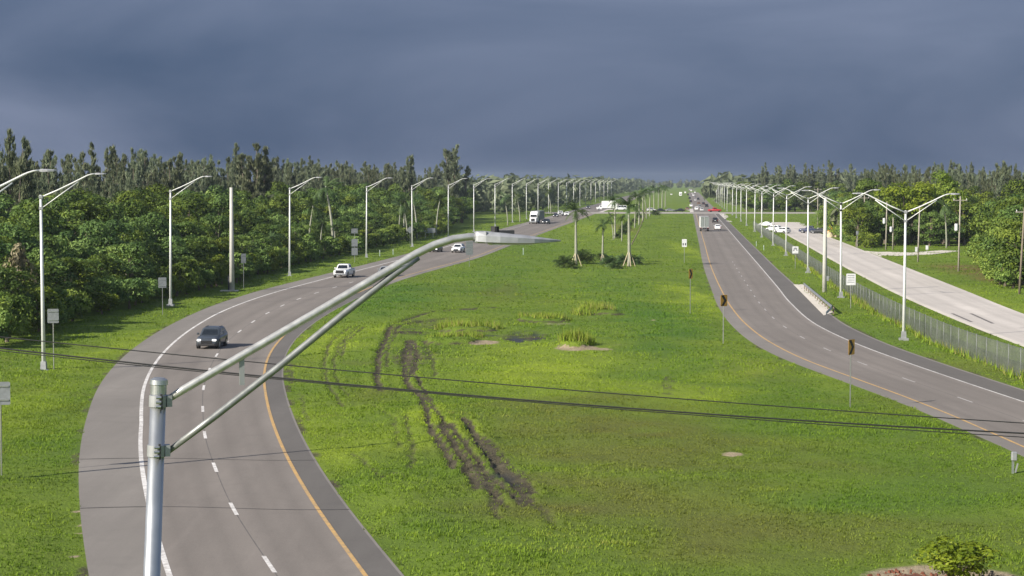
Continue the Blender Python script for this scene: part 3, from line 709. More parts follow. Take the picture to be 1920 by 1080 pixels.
def plant(kind, name, label, cat, group, x, y, s, rng, sz=None, z=None):
    ms = kind[rng.randrange(len(kind))]
    sz = sz or s
    o = thing(name, label, cat, (x, y, 0.0 if z is None else z), rng.uniform(0, 6.28), group, (s, s, sz))
    names = ['trunk', 'crown'] if len(ms) == 2 else ['trunk', 'crownshaft', 'crown']
    for n_, m_ in zip(names, ms): place(n_, m_, o)
    return o
def in_view(x, y, h, margin=48):
    px = 960 + FPX * x / y; return -margin < px < 1920 + margin
rv = random.Random(5)
tree_edge_l = edge([(120, -40.5), (156, -41.8), (182, -41.8), (204, -40.5), (232, -38.5), (269, -36), (321, -33.6)], -62.2)
LAMP_PX = [-86, 80, 320, 542, 687, 774, 841, 889, 928, 961, 987, 1009, 1100]
LAMP_WORD = ['first', 'second', 'third', 'fourth', 'fifth', 'sixth', 'seventh', 'eighth', 'ninth', 'tenth', 'eleventh']
def place_left(x, y):
    """where a tree of the left wood stands in view, told by the whole lamps of the left row"""
    px = 960 + FPX * x / y
    if px < 80: return 'left of the first whole lamp'
    for i in range(1, 11):
        if px < LAMP_PX[i + 1]: return f'between the {LAMP_WORD[i - 1]} and {LAMP_WORD[i]} lamps'
    return 'past the eleventh lamp'
R_PX = [1398, 1410, 1425, 1449, 1474, 1515, 1578, 1694]
def place_right(x, y):
    px = 960 + FPX * x / y
    if px > 1850: return 'at the right picture edge'
    if px > 1740: return 'right of the nearest twin lamp'
    if px > 1640: return 'around the nearest twin lamp'
    if px > 1578: return 'right of the second twin lamp'
    if px > 1515: return 'between the second and third twin lamps'
    if px > 1449: return 'between the third and fifth twin lamps'
    return 'behind the far twin lamps'
def wood_left():
    # profile rises into the wood at about the sun's own angle, so the verge stays lit
    y = 150.
    while y < 520:
        d = rv.uniform(.8, 2.6); x = float(tree_edge_l(y)) - d; h = rv.uniform(2.8, 4.2)
        if in_view(x, y, h): plant(SHRUB, 'edge_shrub', f"{'low' if h < 3.3 else 'tall'} dense shrub edging the left wood, " + place_left(x, y), 'shrub', 'shrubs along the edge of the left wood', x, y, h / 4.5, rv, h / 4.5 * rv.uniform(.9, 1.15))
        y += rv.uniform(3.2, 4.8) * (1 if y < 330 else 1.5)
    for (row, d0, d1, h0, h1, sp, y0, y1) in (('low front-row', 4.5, 7.5, 5.5, 7.2, 5.2, 155, 560), ('second-row', 10, 13.5, 8.0, 9.8, 6.2, 165, 640), ('tall third-row', 16.5, 21, 10.5, 12.2, 7.2, 180, 700), ('tall back-row', 25, 31, 11.8, 13.8, 8.5, 210, 700)):
        y = y0 + rv.uniform(0, 4)
        while y < y1:
            x = float(tree_edge_l(y)) - rv.uniform(d0, d1); h = rv.uniform(h0, h1)
            if in_view(x, y, h):
                plant(BROAD, 'broadleaf_tree', f'{row} broadleaf tree of the left wood, {place_left(x, y)}', 'tree', 'broadleaf trees of the left wood', x, y, max(.78, h / 10) * rv.uniform(.9, 1.12), rv, h / 10)
            y += sp * rv.uniform(.75, 1.25) * (1 if y < 400 else 1.5)
    for (row, d0, d1, h0, h1, sp, y0, y1) in (('shorter nearer', 34, 42, 14.5, 17.5, 5.0, 225, 800), ('tall', 46, 60, 17, 20.5, 5.4, 245, 900), ('tallest rear', 64, 80, 18, 21.5, 7.5, 300, 900)):
        y = y0
        while y < y1:
            x = float(tree_edge_l(y)) - rv.uniform(d0, d1); h = rv.uniform(h0, h1)
            if rv.random() < .12: h *= 1.12
            if y < 340: h *= .90
            if in_view(x, y, h): plant(PINE, 'casuarina_tree', f'{row} feathery casuarina behind the left wood, {place_left(x, y)}', 'tree', 'casuarinas behind the left wood', x, y, h / 20 * rv.uniform(.9, 1.25), rv, h / 20)
            y += sp * rv.uniform(.6, 1.4) * (1 if y < 420 else 1.6)
wood_left()
def at_depth(px, Y): return (px - 960) / FPX * Y
for px, Y, top in ((855, 640, 272), (482, 400, 266), (20, 262, 247), (45, 270, 258), (772, 560, 286)):
    h = CAM_H + (HORIZON - top) / FPX * Y
    plant(PINE, 'casuarina_tree', {855: 'tallest lone casuarina standing above the wood near the horizon', 482: 'tall twin-topped casuarina rising above the left wood left of centre', 20: 'tall dark casuarina at the far left edge of the picture',
          45: 'dark casuarina second from the left edge, slightly lower', 772: 'thin pointed casuarina spire above the left wood'}[px], 'tree', None, at_depth(px, Y), Y, h / 20 * (1.5 if px in (855, 482) else 1.0), rv, h / 20)
plant(DRY, 'dry_shrub', 'tan dried shrub among the green trees at the far left', 'shrub', None, at_depth(33, 182), 182, .95, rv, 1.75)
for px, Y, th, lb in ((625, 368, 12.2, 'broad dark palm crown rising from the left wood behind the lamps'), (578, 342, 9.0, 'pale-trunked palm in the left wood right of the third lamp'), (508, 300, 5.0, 'slender palm with thin trunk at the edge of the left wood'),
                      (748, 438, 8.0, 'left palm of the trunk cluster before the fifth lamp'), (757, 445, 9.0, 'second palm of the trunk cluster before the fifth lamp'), (764, 440, 7.0, 'short palm of the trunk cluster before the fifth lamp'),
                      (782, 458, 9.0, 'palm just right of the fifth lamp pole'), (818, 492, 8.8, 'palm with grey trunk between the fifth and sixth lamps'), (600, 346, 6.0, 'low palm among shrubs behind the white pickup'),
                      (628, 356, 5.2, 'leaning low palm trunk behind the white pickup'), (952, 590, 8.6, 'palm between far lamps of the left row'), (975, 640, 8.4, 'palm by the verge far along the left row'), (1033, 800, 9, 'far palm under the left lamp row')):
    plant(COCO if th > 5.4 else ROYAL, 'palm_tree', lb, 'palm', 'palms at the edge of the left wood', at_depth(px, Y), Y, th / 9.0, rv)

def wood_right():
    # hedge-like wood beside the frontage road
    spots = []
    for y in np.arange(425, 560, 7): spots.append((float(F_r(y)) + rv.uniform(4, 8), y, rv.uniform(6, 9.5), 'roadside'))
    for x in np.arange(72, 114, 4.6): spots.append((x + rv.uniform(-1, 1), 400 + (x - 73) * .2 + rv.uniform(0, 9), rv.uniform(7, 10), 'front-row'))
    for x in np.arange(76, 140, 5.6): spots.append((x + rv.uniform(-1, 1), 422 + rv.uniform(0, 14), rv.uniform(10, 13), 'second-row'))
    for x in np.arange(84, 160, 6.5): spots.append((x + rv.uniform(-1, 1), 450 + rv.uniform(0, 18), rv.uniform(12.5, 14.5), 'rear-row'))
    for y in np.arange(246, 330, 5.2): spots.append((66.0 + (y - 252) * .20 + rv.uniform(0, 3), y, rv.uniform(9.0, 11.5), 'near-edge'))
    for y in np.arange(262, 385, 5.8): spots.append((74 + (y - 268) * .22 + rv.uniform(0, 4), y, rv.uniform(11, 13), 'behind-the-edge'))
    for y in np.arange(560, 660, 8): spots.append((float(F_r(y)) + rv.uniform(16, 26), y, rv.uniform(8, 11), 'bend-side'))
    for x in np.arange(104, 215, 5.5): spots.append((x, 852 + rv.uniform(0, 25), rv.uniform(8, 11), 'junction-side'))
    for x in np.arange(108, 240, 7): spots.append((x, 890 + rv.uniform(0, 40), rv.uniform(11, 15), 'far rear'))
    for y in np.arange(900, 1150, 11): spots.append((float(R_out(y)) + rv.uniform(14, 30), y, rv.uniform(8, 13), 'far roadside'))
    for x, y, h, row in spots:
        if in_view(x, y, h): plant(BROAD, 'broadleaf_tree', f"{'low' if h < 8.5 else 'mid-height' if h < 11.5 else 'tall'} {row} broadleaf tree of the right wood, {place_right(x, y)}", 'tree', 'broadleaf trees of the right wood', x, y, max(.72, h / 10) * rv.uniform(.92, 1.15), rv, h / 10)
    pines = []
    for y0, x0, x1, sp, h0, h1 in ((495, 92, 150, 4.2, 15, 17.5), (530, 96, 165, 4.2, 16, 18.5), (575, 104, 180, 4.6, 17, 19.5), (920, 118, 250, 5.5, 17, 22), (980, 128, 262, 6.5, 19, 24)):
        for x in np.arange(x0, x1, sp): pines.append((x + rv.uniform(-2, 2), y0 + rv.uniform(-14, 14), rv.uniform(h0, h1)))
    for y in np.arange(330, 480, 9): pines.append((112 + (y - 330) * .15 + rv.uniform(-5, 8), y, rv.uniform(14.5, 17)))
    for x, y, h in pines:
        if in_view(x, y, h): plant(PINE, 'casuarina_tree', f"{'shorter' if h < 17 else 'tall' if h < 19.5 else 'tallest'} feathery casuarina behind the right wood, {place_right(x, y)}", 'tree', 'casuarinas behind the right wood', x, y, h / 20 * rv.uniform(.85, 1.2), rv, h / 20)
    for px, Y, h, s in ((1700, 414, 15.0, 1.55), (1735, 420, 13.6, 1.1), (1770, 416, 15.4, 1.2)):
        plant(BRIGHT, 'bright_tree', {1700: 'broad bright yellow-green tree behind the frontage road lamps', 1735: 'smaller yellow-green tree right of the broad bright one', 1770: 'rounded yellow-green tree top, rightmost of three bright trees'}[px], 'tree', None, at_depth(px, Y), Y, s, rv, h / 10)
    for y in np.arange(396, 520, 5):
        x = float(F_r(y)) + rv.uniform(1.5, 4); plant(SHRUB, 'edge_shrub', 'leafy shrub right of the frontage road, ' + place_right(x, y), 'shrub', 'shrubs right of the frontage road', x, y, rv.uniform(.6, .95), rv)
    for k in range(15):
        y = 247 + k * 5.6; x = 63.5 + (y - 252) * .20 + rv.uniform(0, 2)
        if in_view(x, y, 3): plant(SHRUB, 'edge_shrub', 'dark shrub at the foot of the trees by the right picture edge', 'shrub', 'shrubs by the right picture edge', x, y, rv.uniform(.8, 1.2), rv)
    for px, Y, th in ((1603, 470, 8), (1775, 392, 8.5), (1640, 410, 7.5), (1590, 500, 7.5)):
        plant(COCO, 'palm_tree', {1603: 'palm behind the lamp poles on the right verge', 1775: 'palm with pale trunk between the utility poles on the right', 1640: 'palm at the left end of the right wood clearing', 1590: 'far palm beside the frontage road bend'}[px], 'palm', None, at_depth(px, Y), Y, th / 9, rv)
wood_right()

# median palms: three staked ones, then a row running to the junction
def stakes(mb, h, r):
    for a in (.5, 2.1, 3.7, 5.2):
        mb.tube([(math.cos(a) * r, math.sin(a) * r, -.1), (math.cos(a) * .16, math.sin(a) * .16, h)], .055, 6)
for px, Y, th, lb in ((1080, 311, 7.9, 'staked royal palm in the median, left of the front three'), (1130, 322, 5.7, 'short staked royal palm in the median, middle of the front three'), (1180, 311, 8.6, 'tallest staked royal palm in the median, right of the front three')):
    o = plant(ROYAL, 'royal_palm', lb, 'palm', 'staked palms in the median', at_depth(px, Y), Y, th / 8., rv)
    for a in (.5, 2.1, 3.7, 5.2):
        mb = MB(); mb.tube([(math.cos(a) * 1.0, math.sin(a) * 1.0, -.1), (math.cos(a) * .2, math.sin(a) * .2, 2.1)], .065, 6); mb.build('stake', M['stake'], o)
for px, py, s, lb in ((1058, 503, 1.7, 'low dark shrub left of the left staked palm'), (1094, 495, 2.0, 'low dark shrub right of the left staked palm'), (1147, 502, 1.8, 'low dark shrub between middle and right staked palms'),
                      (1128, 490, 1.2, 'small dark shrub behind the middle staked palm'), (1170, 496, 1.4, 'low dark shrub at the left foot of the right staked palm'), (1191, 497, 1.4, 'low dark shrub at the right foot of the right staked palm'), (1070, 505, 1.1, 'small dark shrub in front of the left staked palm'), (1155, 506, 1.1, 'small dark shrub in front of the gap between palms')):
    g = ground_at(px, py); plant(LOW, 'low_shrub', lb, 'shrub', 'low shrubs at the staked palms', g.x, g.y, s, rv)
for k, (px, Y, th) in enumerate(((1150, 448, 5.2), (1153, 462, 8.4), (1166, 440, 5.0), (1190, 560, 8.4), (1198, 600, 8.8), (1205, 640, 9.2), (1212, 700, 9.4), (1218, 740, 9.0), (1226, 900, 9.4), (1234, 940, 9.2), (1241, 960, 9.6), (1247, 980, 9.0))):
    plant(ROYAL if k % 3 else COCO, 'royal_palm', ['pale slender palm, left of the pair behind the middle staked palm', 'slender palm, right of the pair behind the middle staked palm', 'shortest slender palm behind the staked palms'][k] if k < 3 else ('slender palm in the median short of the junction' if k < 8 else 'slender palm in the median beyond the junction'), 'palm', 'palms of the far median row', at_depth(px, Y), Y, th / 8. * .93, rv)
for px, py, q in ((1158, 447, 1.2), (1168, 440, 1.5), (1172, 432, 1.6), (1178, 424, 1.4), (1188, 418, 1.3), (1228, 404, 2.0), (1200, 410, 1.6)):
    g = ground_at(px, py); plant(LOW, 'low_shrub', {1158: 'low dark shrub at the foot of the slender palm pair', 1168: 'low dark shrub right of the slender palm pair', 1172: 'low shrub behind the right staked palm, left side', 1178: 'low shrub hidden behind the right staked palm', 1188: 'low shrub right behind the right staked palm', 1228: 'dark round shrub standing alone by the junction', 1200: 'low shrub by the leaning bare trunk'}[px], 'shrub', 'low shrubs in the median', g.x, g.y, q, rv)
# bare leaning trunk by the right staked palm
g0 = Vector((at_depth(1184, 420), 420, 0)); b = MB(); b.tube([(0, 0, -.1), (1.6, 0, 3.0), (2.6, .2, 5.6), (3.4, .3, 8.2)], [.13, .11, .09, .05], 6)
bt = thing('bare_tree', 'thin bare trunk leaning right beside the right staked palm', 'tree', g0); b.build('trunk', M['bark'], bt)
for (a_, c_) in (((2.2, .1, 4.6), (1.4, .2, 6.4)), ((2.9, .2, 6.4), (2.2, .3, 8.4)), ((2.7, .2, 5.9), (3.6, .1, 6.6)), ((3.1, .3, 7.2), (3.0, .3, 8.8))):
    mb = MB(); mb.tube([a_, c_], [.05, .02], 5); mb.build('branch', M['bark'], bt)

# tall rushes on the mounds and along the water in the median
def rush_patch(name, label, polys, n, h, seed, wid=.075):
    rng = np.random.RandomState(seed); P = []
    for (cx, cy), rx, ry in polys:
        c = ground_at(cx, cy); m = int(n * rx * ry / sum(q[1] * q[2] for q in polys))
        a = rng.uniform(0, 2 * math.pi, m); q = np.sqrt(rng.uniform(0, 1, m)); P.append(np.stack([c.x + np.cos(a) * q * rx, c.y + np.sin(a) * q * ry], 1))
    P = np.concatenate(P); z = ground_fields(P[:, 0], P[:, 1])[0]; n = len(P); a = rng.uniform(0, 6.28, n); hh = h * rng.uniform(.5, 1.2, n)
    base = np.stack([P[:, 0], P[:, 1], z], 1); s = np.stack([np.cos(a), np.sin(a), 0 * a], 1) * wid * .5
    tip = base + np.stack([rng.normal(0, .22, n) * hh, rng.normal(0, .22, n) * hh, hh], 1)
    V = np.stack([base - s, base + s, tip], 1).reshape(-1, 3); T = np.repeat(np.clip(rng.normal(.80, .16, n), 0, 1), 3)
    o = place(name, mesh_np(name, V, np.arange(3 * n).reshape(n, 3), M['blades'], {'tint': T})); tag(o, label, cat='grass', kind='stuff'); return o
rush_patch('rush_clump', 'upright green rushes on the sandy mound in the median', [((1080, 650), 1.5, 1.6)], 650, 1.05, 1)
rush_patch('rush_clump', 'strip of tall yellow-green rushes along the muddy water', [((878, 616), 3.2, 1.6), ((850, 612), 1.5, 1.4)], 1100, .8, 2)
rush_patch('rush_clump', 'low rushes on the mound beside the sand patch', [((845, 638), 2.2, 1.8), ((880, 632), 1.4, 1.2)], 1000, .5, 3)
rush_patch('rush_clump', 'brownish rush strip across the middle of the median', [((1000, 594), 1.8, 1.4), ((1035, 602), 2.0, 1.6)], 650, .55, 4)
rush_patch('rush_clump', 'tall rushes on the farther low bank in the median', [((1120, 583), 2.0, 3.0), ((1095, 588), 1.4, 2.0)], 700, .85, 5)

# planted shrub on the sand ring at the lower right
g = ground_at(1792, 1108)
sh = thing('planted_shrub', 'young yellow-green shrub on a sand and mulch ring, lower right', 'shrub', (g.x, g.y, .2), 0, None, (1.25, 1.25, .82))
sm = broadleaf(71, 2.0, 1.15, M['leaf_bright'], 60, 22, .12, .17); sm[0].materials.append(M['bark'])
place('trunk', sm[0], sh); place('crown', sm[1], sh)
mb = MB(); rr = random.Random(3); ring0 = []; ring1 = []
for k in range(22):
    a = 2 * math.pi * k / 22; q = 1.2 * rr.uniform(.7, 1.2); ring0.append((g.x - 1.2 + math.cos(a) * q, g.y + math.sin(a) * q * 1.1, .22)); ring1.append((g.x - 1.2 + math.cos(a) * q * .5, g.y + math.sin(a) * q * .55, .42 + rr.uniform(-.04, .05)))
mb.loft([ring0, ring1]); tag(mb.build('mulch_ring', M['mulch']), 'red-brown mulch heaped round the young shrub', kind='stuff')

rr = random.Random(12)
def clods(name, label, cx, cy, rx, ry, n, mat, smax):
    mb = MB()
    for k in range(n):
        a = rr.uniform(0, 6.28); q = math.sqrt(rr.random()); x, y = cx + math.cos(a) * q * rx, cy + math.sin(a) * q * ry; t = rr.uniform(.03, smax); z = gz_at(x, y) if k % 6 == 0 else .18
        mb.box((x, y, z + t * .2), (t * rr.uniform(.8, 1.8), t, t * .8), rr.uniform(0, 3), .6)
    tag(mb.build(name, mat), label, kind='stuff')
clods('soil_clods', 'dark clods and debris scattered on the sand ring', g.x + 1.6, g.y + .6, 1.0, 1.6, 90, M['bark'], .14)
clods('mulch_chips', 'red-brown mulch chips scattered over the sand ring', g.x - 1.3, g.y + .4, 1.6, 2.2, 160, M['mulch'], .12)
# grass blades over verges and median
def grass(name, label, n, y0, y1, blades, hgt, wid, seed):
    rng = np.random.RandomState(seed)
    Y = np.sqrt(rng.uniform((y0 * .86)**2, (y1 * 1.16)**2, n)); X = rng.uniform(-.325, .325, n) * Y
    fade = rng.uniform(0, 1, n) < smooth01(Y, y0 * .86, y0 * 1.14) * (1 - smooth01(Y, y1 * .84, y1 * 1.16))
    z, mud, sand, wet, brown = ground_fields(X, Y); d = in_road(X, Y)
    te = tree_edge_l(Y)
    keep = fade & (d > -.10 + .55 * vnoise(X, Y, 1.1, 24)) & (X > te - 2) & (rng.uniform(0, 1, n) > np.clip(mud * 1.1 - .08, 0, .95)) & (sand < .30) & (wet < .2) & (vnoise(X, Y, 2.2, 21) + rng.uniform(-.3, .3, n) > .22)
    X, Y, z, d = X[keep], Y[keep], z[keep], d[keep]; n = len(X)
    clump = vnoise(X, Y, 1.6, 22); patch = vnoise(X, Y, 9, 23)
    tn = tones(X, Y)
    hs = hgt * (.5 + .9 * clump) * (.6 + .7 * patch) * (1 + .3 * tn[0] - .3 * tn[2]) * np.where(d < 1.2, .85, 1)
    Vs = []; Ts = []
    for b in range(blades):
        a = rng.uniform(0, 6.28, n); r = rng.uniform(0, .09, n) + .02; h = hs * rng.uniform(.6, 1.25, n)
        bx = X + np.cos(a) * r; by = Y + np.sin(a) * r; ln = rng.uniform(.25, .95, n) * h; a2 = a + rng.normal(0, .6, n)
        sx, sy = -np.sin(a2) * wid * .5, np.cos(a2) * wid * .5
        Vs.append(np.stack([np.stack([bx - sx, by - sy, z - .01], 1), np.stack([bx + sx, by + sy, z - .01], 1), np.stack([bx + np.cos(a2) * ln, by + np.sin(a2) * ln, z + h], 1)], 1))
        Ts.append(np.repeat(np.clip(.16 + .42 * patch + .55 * (vnoise(X, Y, .8, 25) - .5) + .35 * (vnoise(X, Y, 2.7, 26) - .5) + rng.normal(0, .10, n), 0, 1), 3))
    V = np.concatenate(Vs).reshape(-1, 3); T = np.concatenate(Ts)
    o = place(name, mesh_np(name, V, np.arange(len(V)).reshape(-1, 3), M['blades'], {'tint': T, **{k: np.tile(np.repeat(v, 3), blades) for k, v in zip(('lush', 'lime', 'olive'), tn)}})); tag(o, label, cat='grass', kind='stuff')
grass('grass', 'short mown grass of the near verge and median', 140000, 60, 130, 4, .10, .045, 1)
grass('grass', 'short mown grass farther along the median', 100000, 130, 230, 3, .12, .08, 2)
grass('grass', 'short mown grass in the distance', 70000, 230, 420, 3, .14, .16, 3)
grass('grass', 'short mown grass far along the highway', 70000, 420, 760, 3, .15, .32, 4)

# distant woods too far to tell apart
def far_wood(name, label, spots, seed):
    rng = np.random.RandomState(seed); parts = []
    for x, y, h in spots:
        n = 46; d = rand_dirs(rng, n); r = h * .30
        P = np.array([x, y, h * .52]) + d * np.array([r, r, h * .46]) * rng.uniform(.5, 1.05, n)[:, None]
        parts.append(leaf_quads(rng, P, d + rand_dirs(rng, n) * .6, h * .30, h * .16, np.clip(rng.normal(.45, .2, n), 0, 1)))
    V, F, T = join(parts); tag(place(name, mesh_np(name, V, F, M['leaf_pine'], {'tint': T})), label, cat='wood', kind='stuff')
rf = random.Random(9)
far_wood('distant_wood', 'wood running to the horizon left of the highway', [(float(tree_edge_l(y)) - rf.uniform(0, 60), y, rf.uniform(9, 17)) for y in np.arange(760, 3100, 3.2)], 1)
far_wood('distant_wood', 'hazy blue treeline on the horizon', [(x, 3150 + rf.uniform(0, 300), rf.uniform(10, 17)) for x in np.arange(-300, 900, 3.4)], 2)
far_wood('distant_wood', 'wood running to the horizon right of the highway', [(float(R_out(y)) + rf.uniform(18, 120), y, rf.uniform(9, 18)) for y in np.arange(1000, 3100, 3.2)], 3)
far_wood('distant_wood', 'dark wood filling behind the casuarinas on the right', [(rf.uniform(118, 330), rf.uniform(1000, 1200), rf.uniform(13, 19)) for _ in range(260)], 4)
far_wood('distant_wood', 'dark undergrowth deep in the right wood', [(rf.uniform(78, 150), rf.uniform(418, 470), rf.uniform(5, 9)) for _ in range(130)] + [(rf.uniform(74, 92) + (y - 262) * .2, y, rf.uniform(5, 8)) for y in np.arange(256, 390, 2.2)] + [(rf.uniform(104, 230), rf.uniform(862, 900), rf.uniform(6, 9)) for _ in range(150)], 6)
far_wood('distant_wood', 'dark undergrowth deep in the left wood', [(float(tree_edge_l(y)) - rf.uniform(24, 60), y, rf.uniform(7, 11)) for y in np.arange(230, 900, 1.5)], 5)
# ------------------------------------------------------------------ street furniture
# street lamps: tapered pole, curved arm with lower strut, flat cobra head
def lamp_arm_mesh(reach, rise, drop, depth0=0.0):
    """arm and strut in the local xz plane; the pole top is the origin"""
    a = MB(); pts = [(.05, 0, -.15)]
    for x, z in ((.25, .28), (.5, .615), (.62, .785), (.68, .87), (.73, .935), (.78, .98), (.84, 1.0)): pts.append((reach * x, 0, -.15 + (rise + .15) * z))
    a.tube(pts, [.055] * 5 + [.045] * 3, 7)
    s = MB(); s.tube([(.06, 0, -drop), (reach * .58, 0, -.15 + (rise + .15) * .715 - .10)], .040, 6)
    h = MB(); x0 = reach * .84; L = .80
    prof = [(0, .07, .05), (.12, .11, .07), (.35, .16, .06), (.65, .13, .045), (.80, .04, .02)]
    rings = []
    for (x, w, t) in prof:
        rings.append([(x0 + x, -w, rise - t), (x0 + x, w, rise - t), (x0 + x, w, rise + t * .3), (x0 + x, w * .5, rise + t), (x0 + x, -w * .5, rise + t), (x0 + x, -w, rise + t * .3)])
    h.loft(rings)
    p = MB(); p.disc((x0 + .3, 0, rise + .11), (0, 0, 1), .045, .12, 8)
    cl = MB(); cl.box((0, 0, -.15), (.26, .26, .22)); cl.box((0, 0, -drop), (.26, .26, .20))
    out = []
    for mb, m in ((a, 'whitepole'), (s, 'whitepole'), (h, 'lamphead'), (p, 'blackplastic'), (cl, 'bracket')):
        me = mb.mesh('m', mb in (a, s)); me.materials.append(M[m]); out.append(me)
    return out
def pole_mesh(h, r0, r1, mat, n=10):
    mb = MB(); mb.tube([(0, 0, -.2), (0, 0, h * .5), (0, 0, h)], [r0, (r0 + r1) / 2, r1], n); me = mb.mesh('pole', True); me.materials.append(mat); return me
base_mesh = (lambda mb: (mb.box((0, 0, .06), (.75, .75, .22)), mb.box((0, 0, .45), (.42, .42, .6), taper=.85), mb.mesh('base'))[-1])(MB()); base_mesh.materials.append(M['bracket'])
ARM = lamp_arm_mesh(4.6, 1.5, .95); ARM_R = lamp_arm_mesh(4.5, 1.45, .9)
POLE_L = pole_mesh(12.75, .15, .09, M['whitepole']); POLE_R = pole_mesh(11.2, .15, .09, M['whitepole'])
ORD = ['first', 'second', 'third', 'fourth', 'fifth', 'sixth', 'seventh', 'eighth', 'ninth', 'tenth', 'eleventh', 'twelfth', 'thirteenth', 'fourteenth', 'fifteenth', 'sixteenth', 'seventeenth', 'eighteenth', 'nineteenth', 'twentieth', 'twenty-first', 'twenty-second', 'twenty-third', 'twenty-fourth']
def street_lamp(x, y, pole, arm, rots, label, group, h):
    o = thing('street_lamp', label, 'street lamp', (x, y, 0), 0, group)
    if y > 100: o.rotation_euler = (R(rv.uniform(-.5, .5)), R(rv.uniform(-.5, .5)), R(rv.uniform(-3, 3)))
    place('pole', pole, o); place('base', base_mesh, o)
    for rz in rots:
        for n_, m_ in zip(('arm', 'strut', 'lamp_head', 'photocell', 'clamp'), arm): place(n_, m_, o, (0, 0, h), rz)
    return o
left_lamps = [(-25.3, 88), (-33.8, 140), (-37.6, 214)] + [(-56.6 + SLOPE * Y, Y) for Y in (278, 345, 403, 464, 520, 578, 636, 692, 746, 804, 864, 923, 982, 1041, 1100, 1160, 1220, 1280, 1345, 1410, 1480)]
for i, (x, y) in enumerate(left_lamps):
    hd = math.atan2(float(L_out(y + 4)) - float(L_out(y - 4)), 8.0) if y < 300 else R(5.1)
    lb = 'street lamp cut by the left edge of the picture, only its arm visible' if i == 0 else ('nearest whole street lamp on the left verge, beside a square sign back' if i == 1 else f'{ORD[i - 1]} street lamp of the left row counting from the near end')
    street_lamp(x, y, POLE_L, ARM, (-hd,), lb, 'street lamps along the left verge', 12.75)
right_lamps = [(33.9, 168), (38.6, 228), (44.3, 291), (50.0, 355), (55.0, 410), (60.3, 470), (64.8, 520)] + [(18.4 + SLOPE * Y, Y) for Y in (590, 650, 710, 770, 870, 930, 990, 1050, 1110, 1170, 1230)]
for i, (x, y) in enumerate(right_lamps):
    street_lamp(x, y, POLE_R, ARM_R, (R(-6), R(174)), 'nearest twin-arm street lamp by the chain fence on the right' if i == 0 else f'{ORD[i]} twin-arm street lamp along the chain fence from the near end', 'twin-arm street lamps along the fence', 11.2)

# the near lamp, close below the camera
P0 = Vector((-3.42, 18.8, 0)); A0 = R(16)
top = plane_at(298, 712, P0, A0); low = plane_at(283.5, 1110, P0, A0)
ax = (top - low).normalized()
nl = thing('street_lamp', 'large near street lamp whose long arm slants across the left road', 'street lamp', (0, 0, 0))
foot = top - ax * (top.z + .1) / ax.z
b = MB(); b.tube([foot, foot + (top - foot) * .5, top - ax * .02], [.125, .10, .0745], 28); b.build('pole', M['galv'], nl, True)
b = MB(); b.tube([top - ax * .14, top - ax * .05, top - ax * .045, top - ax * .0, top + ax * .02], [.077, .077, .088, .084, .05], 28); b.build('pole_cap', M['galv'], nl, False)
ad = Vector((math.cos(A0), math.sin(A0), 0))
def clampset(py):
    c = plane_at(298, py, P0, A0); c = top + ax * ((c - top).dot(ax))
    k = MB(); k.tube([c - ax * .055, c + ax * .055], [.088, .088], 28); cl = k.build('clamp', M['bracket'], nl, False)
    k = MB(); sd = Vector((-ad.y, ad.x, 0))
    for s in (-1,):
        q = c + ad * .01 + sd * s * .092
        k.box(q + ad * .012, (.022, .04, .15), A0)
    k.build('flange', M['darkmetal'], cl)
    for dz in (-.045, 0, .045):
        k = MB(); k.disc(c - sd * .112 + ad * -.008 + ax * dz, ad, .014, .05, 6); k.build('bolt', M['galv'], cl)
    k = MB(); k.box(c + ad * .105, (.05, .10, .11), A0); k.build('socket', M['bracket'], cl)
    return c
clampset(752); clampset(845)
def arm_pts(pp): return [plane_at(x, y, P0, A0) for x, y in pp]
up = arm_pts([(316, 748), (345, 730), (400, 698), (500, 640), (600, 582), (680, 535), (740, 500), (780, 476), (815, 459), (850, 448), (880, 444), (905, 443)])
b = MB(); b.tube(up, [.033] + [.040] * 6 + [.040, .040, .039, .038, .038], 18); b.build('arm', M['arm_paint'], nl, True)
lo = arm_pts([(316, 846), (400, 783), (520, 690), (640, 592), (700, 545), (745, 510), (784, 482)])
b = MB(); b.tube(lo, [.029] + [.035] * 6, 16); b.build('strut', M['strut_steel'], nl, True)
bp = arm_pts([(454, 664), (453, 722)]); b = MB(); b.box((bp[0] + bp[1]) / 2, (.05, .018, (bp[0] - bp[1]).length), A0); b.build('brace', M['bracket'], nl)
jp = arm_pts([(735, 503), (772, 487)]); b = MB(); b.tube([jp[0] + Vector((0, 0, .0)), jp[1] - Vector((0, 0, .03))], .034, 8); b.build('joint_bracket', M['bracket'], nl)
h0, h1 = arm_pts([(890, 444), (1050, 451)]); hd = (h1 - h0); hl = hd.length; hx = hd.normalized(); hs = Vector((-hx.y, hx.x, 0)).normalized(); hz = hx.cross(hs)
b = MB(); rings = []
for t, w, tu, td in ((0, .060, .045, .055), (.02, .075, .060, .062), (.10, .115, .064, .062), (.25, .155, .060, .060), (.45, .165, .048, .056), (.65, .150, .034, .046), (.85, .100, .018, .026), (1.0, .03, .006, .010)):
    c = h0 + hx * hl * t
    rings.append([c + hs * (w * a) + hz * z for a, z in ((-1, -td * .75), (-.6, -td), (.6, -td), (1, -td * .75), (1, tu * .25), (.72, tu * .85), (0, tu), (-.72, tu * .85), (-1, tu * .25))])
b.loft(rings); head = b.build('lamp_head', M['lamphead'], nl)
for q in (.10,): c = h0 + hx * hl * q; b = MB(); b.box(c + hz * .002, (.008, .222, .118), math.atan2(hx.y, hx.x)); b.build('seam_band', M['bracket'], head)
b = MB(); c = h0 + hx * hl * .42 - hz * .058; b.box(c, (.42, .18, .012), math.atan2(hx.y, hx.x)); b.build('lens', M['lens'], head)
